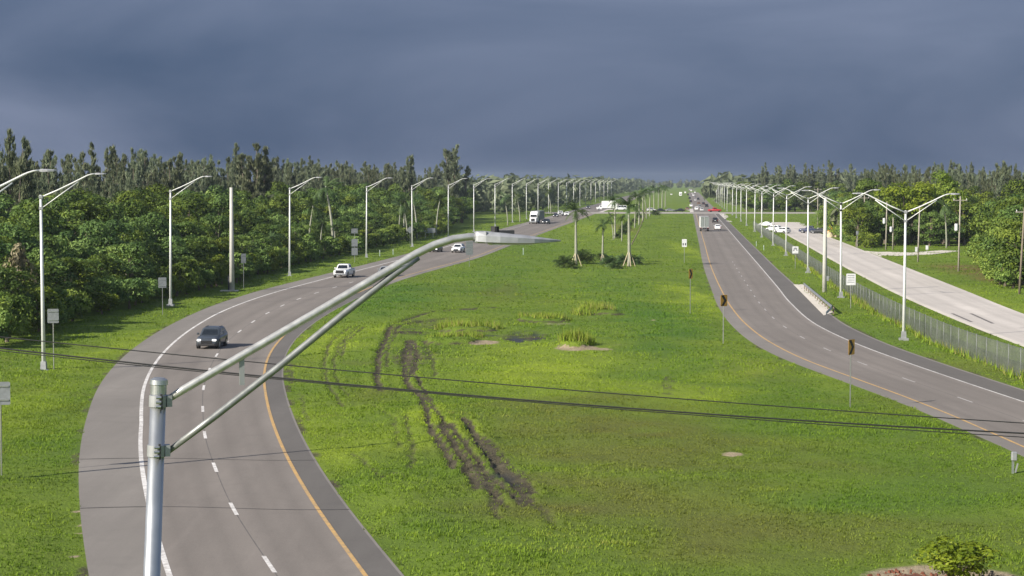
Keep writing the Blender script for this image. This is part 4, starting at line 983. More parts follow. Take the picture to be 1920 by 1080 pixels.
b = MB(); c = h0 + hx * hl * .23 + hz * .085; b.disc(c, hz, .042, .06, 12); b.build('photocell', M['blackplastic'], head)
b = MB(); c = h0 + hx * hl * .36 + hz * .062; b.box(c, (.16, .07, .035), math.atan2(hx.y, hx.x)); b.build('latch', M['darkmetal'], head)

# overhead cables crossing the view
def cable(label, pix, Y, r):
    pts = []
    for (x, y) in pix: pts.append(plane_at(x, y, (0, Y, 0), 0.0))
    xs = np.array([p.x for p in pts]); zs = np.array([p.z for p in pts]); c = np.polyfit(xs, zs, 2)
    X = np.linspace(-34, 40, 60); b = MB(); b.tube([(x, Y, float(np.polyval(c, x))) for x in X], r, 6)
    tag(b.build('overhead_cable', M['cable']), label, 'cable', 'overhead cables')
cable('upper thin overhead cable crossing the whole view', [(0, 633), (440, 673), (960, 722), (1440, 763), (1920, 792)], 44, .013)
cable('lower thick overhead cable crossing the whole view', [(0, 655), (290, 683), (530, 707), (1000, 752), (1440, 787), (1920, 811)], 43, .019)
cable('third overhead cable just under the thick one', [(0, 660), (290, 686), (530, 709.5), (1000, 755), (1440, 791.5), (1920, 818)], 46, .012)

# concrete poles
def plain_pole(name, label, x, y, h, r0, r1, mat, lean=0.):
    o = thing(name, label, 'pole', (x, y, 0)); b = MB(); b.tube([(0, 0, -.2), (lean * .5, 0, h * .5), (lean, 0, h)], [r0, (r0 + r1) / 2, r1], 12); b.build('shaft', mat, o, True); return o
o = plain_pole('concrete_pole', 'thick bare concrete pole on the left verge between lamps', -35.0, 243, 12.9, .33, .20, M['concrete_pole'])
b = MB(); b.box((-.42, 0, .9), (.16, .2, 1.8)); b.build('conduit_box', M['darkmetal'], o)
b = MB(); b.box((-.3, -.2, .03), (2.2, 1.2, .12)); b.build('footing', M['pale_conc'], o)
o = plain_pole('concrete_pole', 'thick bare concrete pole beside the guardrail on the right', 38.6, 240, 11.6, .30, .19, M['concrete_pole'])
b = MB(); b.box((.34, -.1, 1.7), (.25, .3, .6)); b.build('meter_box', M['bracket'], o)
# wooden utility poles right of the frontage road
for px, py, top_y, lb, lean in ((1661, 470, 378, 'thin wooden utility pole with a pale transformer, left of the right-hand group', .1), (1674, 468, 408, 'short thin pole next to the transformer pole', 0), (1721, 492, 388, 'wooden utility pole by the driveway mouth', .2),
                              (1797, 512, 368, 'tall wooden utility pole with a pale transformer right of the driveway', .15), (1911, 553, 388, 'dark wooden utility pole near the right picture edge', .5), (1533, 425, 352, 'utility pole with a crossarm behind the frontage bend', 0), (1620, 455, 366, 'utility pole with a crossarm behind the second lamp', 0)):
    g = ground_at(px, py); h = CAM_H - (top_y - HORIZON) / FPX * g.y
    o = plain_pole('utility_pole', lb, g.x, g.y, h, .15, .10, M['wood'] if px in (1911,) else M['bark_pale'], lean)
    if 'crossarm' in lb or px in (1911, 1797):
        b = MB(); b.box((lean, 0, h - .6), (2.2, .12, .14), .15); ca = b.build('crossarm', M['bark_pale'], o)
        for q in (-.95, 0, .95): b = MB(); b.disc((lean + q, 0, h - .42), (0, 0, 1), .06, .2, 8); b.build('insulator', M['signwhite'], ca)
    if 'transformer' in lb:
        b = MB(); b.tube([(-.42, -.1, h * .55), (-.42, -.1, h * .55 + .12), (-.42, -.1, h * .55 + 1.0), (-.42, -.1, h * .55 + 1.08)], [.2, .27, .27, .2], 12); b.build('transformer', M['signwhite'], o)
    if px == 1721:
        b = MB(); b.box((-.3, -.1, 2.2), (.35, .25, .8)); b.build('meter_box', M['signwhite'], o)
for px, py, h, c, lb in ((1738, 476, 1.5, 'signwhite', 'small white marker board by the dark wood right of the driveway'), (1607, 465, 3.4, 'signback', 'small round-topped sign on the right verge of the frontage road')):
    g = ground_at(px, py); o = thing('roadside_marker', lb, 'sign', g); b = MB(); b.tube([(0, 0, -.1), (0, 0, h)], .04, 6); b.build('post', M['galv'], o); b = MB(); b.rbox((0, -.06, h - .3), (.5, .05, .8), .02); b.build('panel', M[c], o)

# road signs
def sign_panel(o, w, h, z, face, back, rz, name='panel', diamond=False, inset=True):
    """rounded sheet; local -y is the side turned to the camera before rz"""
    p = thing.__globals__['place'](name, None, o); p.rotation_euler = (0, 0, rz)
    bpy.data.objects.remove(p)
    b = MB(); e = .05
    if diamond: prof = [(0, -w / 2), (w / 2, 0), (0, w / 2), (-w / 2, 0)]
    else: prof = [(-w / 2 + e, -h / 2), (w / 2 - e, -h / 2), (w / 2, -h / 2 + e), (w / 2, h / 2 - e), (w / 2 - e, h / 2), (-w / 2 + e, h / 2), (-w / 2, h / 2 - e), (-w / 2, -h / 2 + e)]
    b.loft([[(x, -.058, z + q) for x, q in prof], [(x, -.050, z + q) for x, q in prof]])
    me = b.mesh(name); me.materials.append(face); pn = place(name, me, o, None, rz)
    return pn
def flat_shape(name, pts, y, mat, parent, rz=0.0):
    b = MB(); n = len(pts); b.add([(x, y, z) for x, z in pts] + [(x, y - .004, z) for x, z in pts], [tuple(range(n)), tuple(range(2 * n - 1, n - 1, -1))] + [(i, (i + 1) % n, n + (i + 1) % n, n + i) for i in range(n)])
    return b.build(name, mat, parent)
def sign_post(o, h, r=.038):
    b = MB(); b.tube([(0, 0, -.15), (0, 0, h)], r, 8); return b.build('post', M['alu'], o)
def sign_back(px, py, w, h, ztop, label, rz=0., diamond=False, xoff=0.):
    g = ground_at(px, py); g.z = 0; o = thing('road_sign', label, 'road sign', g, rz, 'road signs seen from behind')
    sign_post(o, ztop - .05); z = ztop - h / 2
    pn = sign_panel(o, w, h, z, M['signback'], None, 0, 'panel', diamond)
    for dz in ((-.3, .3) if not diamond else (0,)):
        b = MB(); b.box((0, -.075, z + dz * h), (w * (.86 if not diamond else .5), .03, .07)); b.build('stiffener', M['alu'], pn)
    return o
sign_back(101, 697, .80, 1.02, 4.55, 'square sign back on a thin post beside the first whole lamp', R(8))
sign_back(305, 593, .82, 1.05, 3.95, 'square sign back left of the second lamp', R(12))
sign_back(457, 543, .62, 1.20, 4.55, 'narrow sign back just right of the bare concrete pole', R(20))
sign_back(3, 891, .92, 1.08, 4.40, 'sign back cut by the left edge of the picture', R(5))
o = sign_back(665, 494, 1.05, .80, 5.8, 'tall sign post with a small board above two larger boards', R(10))
for z in (3.45, 2.0): pn = sign_panel(o, 1.02, 1.25, z, M['signback'], None, 0)
sign_back(769, 463, 1.55, 1.55, 4.3, 'diamond-shaped sign back left of the fifth lamp', R(10), True)
g = ground_at(805, 446); o = thing('road_sign', 'wide low guide sign back on two posts beyond the lamps', 'road sign', (g.x, g.y, 0), R(8), 'road signs seen from behind')
for s in (-.9, .9): b = MB(); b.box((s, 0, .9), (.12, .12, 1.9)); b.build('post', M['alu'], o)
sign_panel(o, 2.9, 1.15, 1.75, M['signback'], None, 0)
o = sign_back(880, 502, 1.15, 1.1, 4.2, 'double sign board back at the median edge under the near lamp head', R(12)); sign_panel(o, 1.15, 1.05, 2.55, M['signback'], None, 0)
# chevron boards turned towards the traffic coming from the right
def chevron(px, py, ztop, w, h, rz, label):
    g = ground_at(px, py); o = thing('chevron_sign', label, 'road sign', (g.x, g.y, 0), rz, 'amber chevron boards along the right road'); sign_post(o, ztop - .1, .04)
    z = ztop - h / 2; pn = sign_panel(o, w, h, z, M['signorange'], None, 0)
    a = w * .40; t = h * .46
    flat_shape('chevron_arrow', [(-a, z + t), (-a * .1, z + t), (a, z), (-a * .1, z - t), (-a, z - t), (a * .05, z)], -.062, M['signblack'], pn)
chevron(1594, 767, 4.22, .78, .92, R(52), 'amber chevron board nearest the camera, beside the right road')
chevron(1356, 648, 4.25, .80, .95, R(40), 'middle amber chevron board where the right road bends')
chevron(1294, 586, 4.55, .80, 1.0, R(56), 'farthest amber chevron board on the grass left of the right road')
# white signs facing the camera
def white_sign(px, py, ztop, w, h, label, marks, rz=0.):
    g = ground_at(px, py); o = thing('road_sign', label, 'road sign', (g.x, g.y, 0), rz, 'pale signs by the right road'); sign_post(o, ztop - .1)
    z = ztop - h / 2; pn = sign_panel(o, w, h, z, M['signwhite'], None, 0)
    marks(pn, z, w, h)
def marks_digits(pn, z, w, h):
    for s in (-.24, .24):
        c = s * w; flat_shape('print_mark', [(c - .09, z - .30 * h), (c + .09, z - .30 * h), (c + .09, z - .02), (c - .09, z - .02)], -.062, M['signblack'], pn)
def marks_shield(pn, z, w, h):
    pts = [(math.cos(a) * w * .34, z + .08 + math.sin(a) * h * .26) for a in np.linspace(0.2, math.pi - .2, 9)] + [(-w * .18, z + .02), (0, z + .12), (w * .18, z + .02)]
    flat_shape('print_mark', pts, -.062, M['signback'], pn)
    for s in (-.25, .25): flat_shape('print_mark', [(s * w - .08, z - .12), (s * w + .08, z - .12), (s * w + .08, z + .02), (s * w - .08, z + .02)], -.0665, M['signblack'], pn)
def marks_lines(pn, z, w, h):
    for q in (.34, .14, -.06, -.24): flat_shape('print_mark', [(-w * .36, z + q * h - .035), (w * .36, z + q * h - .035), (w * .36, z + q * h + .035), (-w * .36, z + q * h + .035)], -.062, M['signback'], pn)
white_sign(1283, 494, 4.05, .80, 1.30, 'white sign with two dark marks in the median left of the right road', marks_digits, R(-4))
white_sign(1491, 504, 3.5, .95, 1.1, 'white sign with a dark emblem in front of the chain fence', marks_shield, R(-5))
white_sign(1595, 578, 3.75, 1.0, 1.25, 'white sign with grey lines of text beside the second right lamp', marks_lines, R(-4))
g = ground_at(1901, 886); o = thing('utility_pedestal', 'small grey utility box on a short post at the right picture edge', 'utility box', (g.x, g.y, 0))
b = MB(); b.box((-.05, 0, .3), (.10, .08, .75)); b.build('post', M['galv'], o); b = MB(); b.rbox((0, 0, .78), (.26, .2, .42), .03); b.build('box', M['bracket'], o)
b = MB(); b.box((.12, -.02, .22), (.06, .06, .45), 0, 1, .25); b.build('conduit', M['bracket'], o)
for px, py, h in ((981, 478, 1.4), (712, 480, 1.2), (737, 478, 1.2), (1418, 462, 1.2), (1432, 470, 1.2)):
    g = ground_at(px, py); o = thing('marker_post', {981: 'thin marker post in the median grass right of the near lamp head', 712: 'short yellow-green marker post on the left verge beyond the pickup', 737: 'second short marker post on the left verge', 1418: 'short marker post far along the fence', 1432: 'short marker post beside the fence before the junction'}[px], 'marker post', (g.x, g.y, 0))
    b = MB(); b.box((0, 0, h / 2 - .1), (.12, .04, h)); b.build('post', M['signgreen'], o); b = MB(); b.box((0, -.03, h - .3), (.10, .012, .22)); b.build('reflector', M['signwhite'], o)

# guardrail
ga, gb = ground_at(1507, 543), ground_at(1566, 594); ga.z = gb.z = 0
o = thing('guardrail', 'short steel guardrail on a concrete pad beside the right road', 'guardrail', ga); gd = gb - ga; gl = gd.length; gu = gd.normalized(); gn = Vector((-gu.y, gu.x, 0))
prof = [(-.16, 0), (-.12, .05), (-.06, .05), (0, 0), (.06, .05), (.12, .05), (.16, 0)]
b = MB(); rings = []
for k in range(13):
    t = k / 12; c = gu * gl * t; turn = gn * (-.9 * max(0, (t - .93) / .07)**2 if t > .93 else 0); dz = .72 - (.35 * ((t - .95) / .05) if t > .95 else 0)
    rings.append([c + turn + gn * (-w) + Vector((0, 0, dz + z)) for z, w in prof] + [c + turn + gn * (-w + .012) + Vector((0, 0, dz + z)) for z, w in reversed(prof)])
b.loft(rings); b.build('rail', M['galv'], o)
for k in range(int(gl / 3.8) + 1): b = MB(); b.box(gu * (k * 3.8 + .2) + gn * .10 + Vector((0, 0, .32)), (.14, .14, .95), math.atan2(gu.y, gu.x)); b.build('post', M['wood'], o)

# chain-link fence between highway and frontage road
fence_x = edge([(96, 38.2), (115, 36.6), (134, 35.6), (153, 35.4), (177, 36.4), (217, 39.0), (260, 42.6)], 19.4)
BAY = 3.05; FH = 2.05
def mesh_t():
    t = NT('chain_link_wire'); f = t.noise(t.geo(), .5, 4)
    t.col(t.ramp(f, [(.3, (.13, .145, .13)), (.7, (.22, .235, .215))])).set(.6, .3); return t.m
M['wire'] = mesh_t()
bm_ = MB(); st = .105; w_ = .021
n_ = int(FH / st); x = -FH
while x < BAY:
    for s in (1, -1):
        x0, x1 = (x, x + FH) if s == 1 else (x + FH, x); z0, z1 = .04, FH
        # clip the diagonal to the bay
        t0, t1 = 0., 1.
        for a_, lim, sg in (((x1 - x0), 0, 1), ((x1 - x0), BAY, -1)):
            tt = (lim - x0) / a_
            if (a_ > 0) == (sg == 1): t0 = max(t0, tt)
            else: t1 = min(t1, tt)
        if t1 > t0 + .01:
            A = (x0 + (x1 - x0) * t0, z0 + (z1 - z0) * t0); B_ = (x0 + (x1 - x0) * t1, z0 + (z1 - z0) * t1)
            bm_.add([(A[0] - w_, .002 * s, A[1]), (A[0] + w_, .002 * s, A[1]), (B_[0] + w_, .002 * s, B_[1]), (B_[0] - w_, .002 * s, B_[1])], [(0, 1, 2, 3)])
    x += st
BAYM = bm_.mesh('mesh_panel'); BAYM.materials.append(M['wire'])
M['fencepost'] = worn('fence_post_grey', (.17, .185, .175), .6, .3, .2, 3)
POSTM = pole_mesh(FH + .08, .035, .035, M['fencepost'], 8)
RAILM = (lambda mb: (mb.tube([(0, 0, FH), (BAY, 0, FH)], .022, 6), mb.mesh('top_rail'))[-1])(MB()); RAILM.materials.append(M['fencepost'])
fence = thing('chain_fence', 'long grey chain-link fence between the highway and the frontage road', 'fence', (0, 0, 0))
y = 96.0
while y < 560:
    x = float(fence_x(y)); h = (float(fence_x(y + 3)) - x) / 3; dy = BAY / math.sqrt(1 + h * h); ang = math.atan2(dy, float(fence_x(y + dy)) - x)
    for n_, m_ in (('mesh_panel', BAYM), ('post', POSTM), ('top_rail', RAILM)): place(n_, m_, fence, (x, y, .02), ang)
    y += dy
# weeds growing at the foot of the fence
def fence_weeds():
    rng = np.random.RandomState(8); n = 9000; Y = rng.uniform(100, 400, n); X = fence_x(Y) + rng.normal(.1, .35, n); h = rng.uniform(.2, .75, n) * (.5 + vnoise(X, Y, 5, 31)); a = rng.uniform(0, 6.28, n)
    base = np.stack([X, Y, 0 * X], 1); s = np.stack([np.cos(a), np.sin(a), 0 * a], 1) * .05; tip = base + np.stack([rng.normal(0, .15, n), rng.normal(0, .15, n), h], 1)
    V = np.stack([base - s, base + s, tip], 1).reshape(-1, 3)
    tag(place('fence_weeds', mesh_np('fence_weeds', V, np.arange(3 * n).reshape(n, 3), M['blades'], {'tint': np.repeat(np.clip(rng.normal(.7, .25, n), 0, 1), 3)})), 'dry and green weeds along the foot of the chain fence', cat='grass', kind='stuff')
fence_weeds()
# ------------------------------------------------------------------ vehicles (local x forward, z up, origin on the road)
def sec(x, w, z0, z1, crown=.04, tuck=.06):
    h = z1 - z0
    return [(x, -w + tuck * 1.5, z0), (x, w - tuck * 1.5, z0), (x, w - .02, z0 + h * .18), (x, w, z0 + h * .45), (x, w - .01, z0 + h * .72), (x, w - tuck, z1 - .02), (x, w * .6, z1 + crown * .6), (x, 0, z1 + crown),
            (x, -w * .6, z1 + crown * .6), (x, -w + tuck, z1 - .02), (x, -w + .01, z0 + h * .72), (x, -w, z0 + h * .45), (x, -w + .02, z0 + h * .18)]
KINDS_CAR = {
    'suv': dict(L=4.5, w=.92, belt=1.06, roof=1.64, hood=.99, nose=.80, wh=.35, wb=2.75, cab=(1.02, -2.18, .36, -1.62), tail=1.06),
    'sedan': dict(L=4.75, w=.91, belt=.96, roof=1.44, hood=.88, nose=.66, wh=.33, wb=2.75, cab=(.95, -1.72, .18, -1.05), tail=.98),
    'pickup': dict(L=5.75, w=1.0, belt=1.22, roof=1.88, hood=1.16, nose=1.02, wh=.40, wb=3.6, cab=(1.25, -.95, .62, -.80), tail=1.14),
    'van': dict(L=5.6, w=.99, belt=1.25, roof=2.35, hood=1.12, nose=.95, wh=.36, wb=3.3, cab=(1.85, -2.72, 1.05, -2.62), tail=1.25),
}
WHEEL = {}
def wheel_meshes(r):
    if r not in WHEEL:
        b = MB(); b.tube([(0, -.11, 0), (0, -.09, 0), (0, .09, 0), (0, .11, 0)], [r * .9, r, r, r * .9], 18); ty = b.mesh('tyre'); ty.materials.append(M['rubber'])
        b = MB(); b.tube([(0, -.116, 0), (0, -.112, 0), (0, .112, 0), (0, .116, 0)], [r * .52, r * .62, r * .62, r * .52], 14); rm = b.mesh('rim'); rm.materials.append(M['rim'])
        WHEEL[r] = (ty, rm)
    return WHEEL[r]
def add_wheel(o, x, y, r, detail=True, k=1.0):
    ty, rm = wheel_meshes(r); w = place('wheel', ty, o, (x, y, r), 0, (1, k, 1))
    if detail: place('rim', rm, w)
def car(kind, paint_, loc, heading, label, detail=2, group=None, lamps=True):
    """heading: direction of travel as an angle from +x"""
    k = KINDS_CAR[kind]; L, w = k['L'], k['w']; pm = M['car_' + paint_]; f = L / 2
    cat = {'suv': 'car', 'sedan': 'car', 'pickup': 'pickup truck', 'van': 'van'}[kind]
    nm = {'suv': 'sport_utility_car', 'sedan': 'sedan_car', 'pickup': 'pickup_truck', 'van': 'passenger_van'}[kind]
    o = thing(nm, label, cat, (loc[0], loc[1], Z1), heading, group)
    cx0, cx1, rx0, rx1 = k['cab']; zb = .24 if kind != 'pickup' else .34
    st = [(f - .0, w * .78, zb + .12, k['nose'] - .16), (f - .06, w * .88, zb + .03, k['nose'] - .03), (f - .3, w * .96, zb, k['nose'] + (k['hood'] - k['nose']) * .45), (f - .75, w, zb, k['hood'] - .02), (cx0, w, zb, k['hood'] + .03), (cx0 - .5, w, zb, k['belt'])]
    if kind == 'pickup': st += [(cx1, w, zb, k['belt']), (cx1 - .02, w, zb, k['tail']), (-f + .12, w * .99, zb + .02, k['tail']), (-f, w * .95, zb + .08, k['tail'] - .04)]
    elif kind == 'sedan': st += [(cx1 + .3, w, zb, k['belt'] + .02), (cx1 - .12, w * .98, zb, k['tail'] + .01), (-f + .25, w * .95, zb, k['tail'] - .02), (-f + .05, w * .88, zb + .05, k['tail'] - .10), (-f, w * .80, zb + .12, k['tail'] - .22)]
    else: st += [(cx1 + .4, w, zb, k['belt'] + .02), (-f + .15, w * .97, zb, k['belt'] + .02), (-f + .02, w * .92, zb + .04, k['belt'] - .02), (-f, w * .86, zb + .1, k['belt'] - .12)]
    b = MB(); b.loft([sec(*s) for s in st]); body = b.build('body', pm, o, False)
    for p in body.data.polygons: p.use_smooth = True
    # cabin
    wb_, wt = w - .07, w * .76; zr = k['roof']; zl = k['belt'] - .03
    def cabring(z, x0, x1, hw): e = .12; return [(x0, -hw + e, z), (x0, hw - e, z), (x0 - .10, hw, z), (x1 + .10, hw, z), (x1, hw - e, z), (x1, -hw + e, z), (x1 + .10, -hw, z), (x0 - .10, -hw, z)]
    b = MB(); b.loft([cabring(zl, cx0, cx1, wb_), cabring(zr - .10, rx0 + .06, rx1 - .04, wt + .02), cabring(zr, rx0 - .14, rx1 + .14, wt - .10)]); b.build('cabin', pm, o)
    def lerp(a, c, t): return a + (c - a) * t
    def pane(name, t0, t1, side):
        """glass laid 1 cm proud of one cabin face; t is height along the pillar"""
        pts = []; z0, z1 = lerp(zl, zr - .1, t0), lerp(zl, zr - .1, t1)
        if side in ('front', 'rear'):
            xs = [lerp(cx0, rx0 + .06, t) + .012 for t in (t0, t1)] if side == 'front' else [lerp(cx1, rx1 - .04, t) - .012 for t in (t0, t1)]
            ws = [lerp(wb_, wt, t) - .15 for t in (t0, t1)]; pts = [(xs[0], -ws[0], z0), (xs[0], ws[0], z0), (xs[1], ws[1], z1), (xs[1], -ws[1], z1)]
            dx = -.02 if side == 'front' else .02; pts2 = [(x + dx, y, z) for x, y, z in pts]
        else:
            sg, xa, xb, xa1, xb1 = side; ys = [sg * (lerp(wb_, wt + .02, t) + .010) for t in (t0, t1)]
            pts = [(xa, ys[0], z0), (xb, ys[0], z0), (xb1, ys[1], z1), (xa1, ys[1], z1)]; pts2 = [(x, y - sg * .02, z) for x, y, z in pts]
        b = MB(); b.add(pts + pts2, [(0, 1, 2, 3), (7, 6, 5, 4), (0, 4, 5, 1), (1, 5, 6, 2), (2, 6, 7, 3), (3, 7, 4, 0)]); return b.build(name, M['glass'], o)
    pane('windshield', .12, .92, 'front'); pane('rear_window', .18 if kind != 'van' else .4, .9, 'rear')
    nwin = 2 if kind != 'van' else 3
    for sg in (-1, 1):
        xs0, xs1 = cx0 - .28, cx1 + .22; xt0, xt1 = rx0 - .10, rx1 + .12
        if detail == 0: pane('side_window', .16, .9, (sg, xs0, xs1, xt0, xt1)); continue
        for q in range(nwin):
            a0, a1 = q / nwin + .015, (q + 1) / nwin - .015
            pane('side_window', .16, .9, (sg, lerp(xs0, xs1, a0), lerp(xs0, xs1, a1), lerp(xt0, xt1, a0), lerp(xt0, xt1, a1)))
    # wheels in dark arches
    for sx in (k['wb'] / 2 + .08, -k['wb'] / 2 + .08):
        for sg in (-1, 1):
            if detail: b = MB(); b.disc((sx, sg * (w - .10), k['wh'] + .02), (0, 1, 0), k['wh'] + .07, .215, 16); b.build('wheel_arch', M['blackplastic'], o)
            add_wheel(o, sx, sg * (w - .105), k['wh'], detail > 0)
    zn = k['nose']
    for sg in (-1, 1):
        b = MB(); b.rbox((f - .13, sg * w * .68, zn - .06), (.26, w * .36, .15), .03); b.build('headlight', M['headlamp'] if lamps else M['chrome'], o)
        b = MB(); b.rbox((-f + .07, sg * w * .78, k['tail'] - .26 if kind != 'van' else 1.15), (.14, w * .26, .22 if kind != 'pickup' else .34), .03); b.build('taillight', M['taillamp'], o)
    if detail:
        b = MB(); b.rbox((f - .03, 0, zn - .20 if kind != 'pickup' else zn - .16), (.12, w * (1.02 if kind != 'pickup' else 1.25), .22 if kind != 'pickup' else .44), .02); b.build('grille', M['grille'], o)
        b = MB(); b.rbox((f - .01, 0, zb + .14), (.14, w * 1.55, .20), .04); b.build('front_bumper', M['chrome'] if kind == 'pickup' else (M['blackplastic'] if kind == 'suv' else pm), o)
        b = MB(); b.rbox((-f + .02, 0, zb + .18), (.16, w * 1.65, .22), .04); b.build('rear_bumper', M['chrome'] if kind == 'pickup' else pm, o)
        b = MB(); b.box((-f - .03, 0, zb + .42), (.03, .32, .17)); b.build('number_plate', M['plate'], o)
        for sg in (-1, 1): b = MB(); b.rbox((cx0 - .25, sg * (w + .09), k['belt'] + .10), (.14, .20, .16), .03); b.build('mirror', pm, o)
    if kind == 'pickup':
        b = MB()
        b.box(((cx1 - f) / 2 - .02, 0, k['tail'] + .005), (f + cx1 - .25, w * 1.66, .03)); b.build('load_bed', M['blackplastic'], o)
    if kind == 'suv' and detail > 1:
        for sg in (-1, 1): b = MB(); b.tube([(rx0 - .5, sg * (wt - .12), zr + .04), (rx1 + .35, sg * (wt - .12), zr + .04)], .022, 6); b.build('roof_rail', M['blackplastic'], o)
    return o

def left_dir(y, back=True):
    a = math.atan2(4.0, float(L_dash(y + 2)) - float(L_dash(y - 2)) ); return a + (math.pi if back else 0)
def left_at(px, py): g = ground_at(px, py); return (g.x, g.y)
p = left_at(391, 655); car('suv', 'slate', (p[0], p[1] + 2.0), left_dir(p[1]) - R(8), 'dark slate sport utility car coming round the left bend', 2)
p = left_at(640, 521); car('pickup', 'white', (p[0] + .25, p[1] + 2.0), left_dir(p[1]) - R(3), 'white pickup truck with dark grille on the left road', 2)
p = left_at(722, 519); car('sedan', 'grey', (p[0], p[1] + 1.5), left_dir(p[1]), 'grey sedan half hidden behind the near lamp arm', 2)
p = left_at(817, 473); car('sedan', 'black', (p[0], p[1] + 1.5), left_dir(p[1]) - R(6), 'black car under the bend of the near lamp arm', 1)
p = left_at(859, 474); car('suv', 'white', (p[0], p[1] + 1.5), left_dir(p[1]) - R(6), 'white sport utility car beside the black car on the left road', 1)
p = left_at(1024, 420); car('suv', 'black', (p[0], p[1]), left_dir(p[1]) - R(8), 'small black car right of the white truck tractor', 1)
p = left_at(1042, 407); car('sedan', 'black', p, left_dir(p[1]), 'black sedan farther up the left road behind the truck', 1)
p = left_at(1051, 404.5); car('pickup', 'white', p, left_dir(p[1]), 'white pickup far up the left road behind the black sedan', 1)
p = left_at(1063, 405); car('suv', 'white', p, left_dir(p[1]), 'white car beside the far white pickup on the left road', 1)
p = left_at(1103, 391); car('sedan', 'black', p, left_dir(p[1]), 'black car near the median opening on the left road', 1)

def tractor(loc, heading, label):
    o = thing('truck_tractor', label, 'truck', (loc[0], loc[1], Z1), heading); W = M['car_white']
    b = MB(); b.loft([sec(3.4, 1.0, .75, 1.65), sec(3.3, 1.08, .65, 1.75), sec(2.2, 1.15, .62, 1.95), sec(1.6, 1.2, .62, 2.05)]); b.build('hood', W, o)
    b = MB(); b.rbox((.55, 0, 1.85), (2.1, 2.45, 2.3), .10); b.build('cab', W, o)
    b = MB(); b.loft([[(x, y, z) for y, z in ((-hw, 1.0), (hw, 1.0), (hw, zt - .15), (hw - .2, zt), (-hw + .2, zt), (-hw, zt - .15))] for x, hw, zt in ((.9, 1.1, 3.1), (.1, 1.22, 3.75), (-.6, 1.24, 3.95), (-1.4, 1.24, 3.95))]); b.build('sleeper_fairing', W, o)
    b = MB(); b.add([(1.63, -1.05, 2.15), (1.63, 1.05, 2.15), (1.61, .95, 2.85), (1.61, -.95, 2.85), (1.58, -1.05, 2.15), (1.58, 1.05, 2.15), (1.56, .95, 2.85), (1.56, -.95, 2.85)], [(0, 1, 2, 3), (7, 6, 5, 4), (0, 4, 5, 1), (1, 5, 6, 2), (2, 6, 7, 3), (3, 7, 4, 0)]); b.build('windshield', M['glass'], o)
    for sg in (-1, 1):
        b = MB(); b.box((.9, sg * 1.226, 2.5), (.9, .02, .6)); b.build('side_window', M['glass'], o)
        b = MB(); b.rbox((3.15, sg * .92, 1.15), (.4, .3, .3), .05); b.build('headlight', M['headlamp'], o)
        b = MB(); b.tube([(-1.1, sg * 1.1, 1.), (-1.1, sg * 1.1, 4.1)], .09, 8); b.build('exhaust_stack', M['chrome'], o)
        b = MB(); b.rbox((1.5, sg * 1.45, 2.3), (.15, .22, .6), .03); b.build('mirror', M['blackplastic'], o)
        b = MB(); b.tube([(.9, sg * 1.0, .65), (-.6, sg * 1.0, .65)], .3, 10); b.build('fuel_tank', M['chrome'], o)
    b = MB(); b.rbox((3.42, 0, 1.25), (.1, 1.2, .75), .04); b.build('grille', M['grille'], o)
    b = MB(); b.rbox((3.45, 0, .6), (.3, 2.35, .4), .06); b.build('front_bumper', M['chrome'], o)
    b = MB(); b.box((-2.4, 0, .85), (5.0, .9, .25)); b.build('frame', M['darkmetal'], o)
    for x in (2.5, -3.2, -4.4):
        for sg in (-1, 1): add_wheel(o, x, sg * (1.02 if x < 0 else 1.08), .5, True, 2.2 if x < 0 else 1.3)
    return o
def trailer(loc, heading, label, L=13.5):
    o = thing('box_trailer', label, 'trailer', (loc[0], loc[1], Z1), heading)
    b = MB(); b.rbox((0, 0, 2.55), (L, 2.55, 2.8), .05); b.build('box', M['box_grey'], o)
    b = MB(); b.box((0, 0, 1.03), (L - .4, 1.0, .22)); b.build('frame', M['darkmetal'], o)
    for sg in (-1, 1):
        b = MB(); b.box((L / 2 - 3, sg * .8, .5), (.12, .12, 1.0)); b.build('landing_leg', M['darkmetal'], o)
        for x in (-L / 2 + 1.2, -L / 2 + 2.4): add_wheel(o, x, sg * 1.0, .5, True, 2.2)
    for k in range(10):
        for sg in (-1, 1): b = MB(); b.box((-L / 2 + (k + .5) * L / 10, sg * 1.285, 2.55), (.06, .03, 2.6)); b.build('side_rib', M['bracket'], o)
    return o
p = left_at(1002, 420); hd = left_dir(p[1]) - R(3); tractor((p[0], p[1] + 4), hd, 'white truck tractor facing the camera far up the left road'); 
trailer((p[0] - math.cos(hd) * 9.6, p[1] + 4 - math.sin(hd) * 9.6), hd, 'grey box trailer behind the white truck tractor', 13.0)

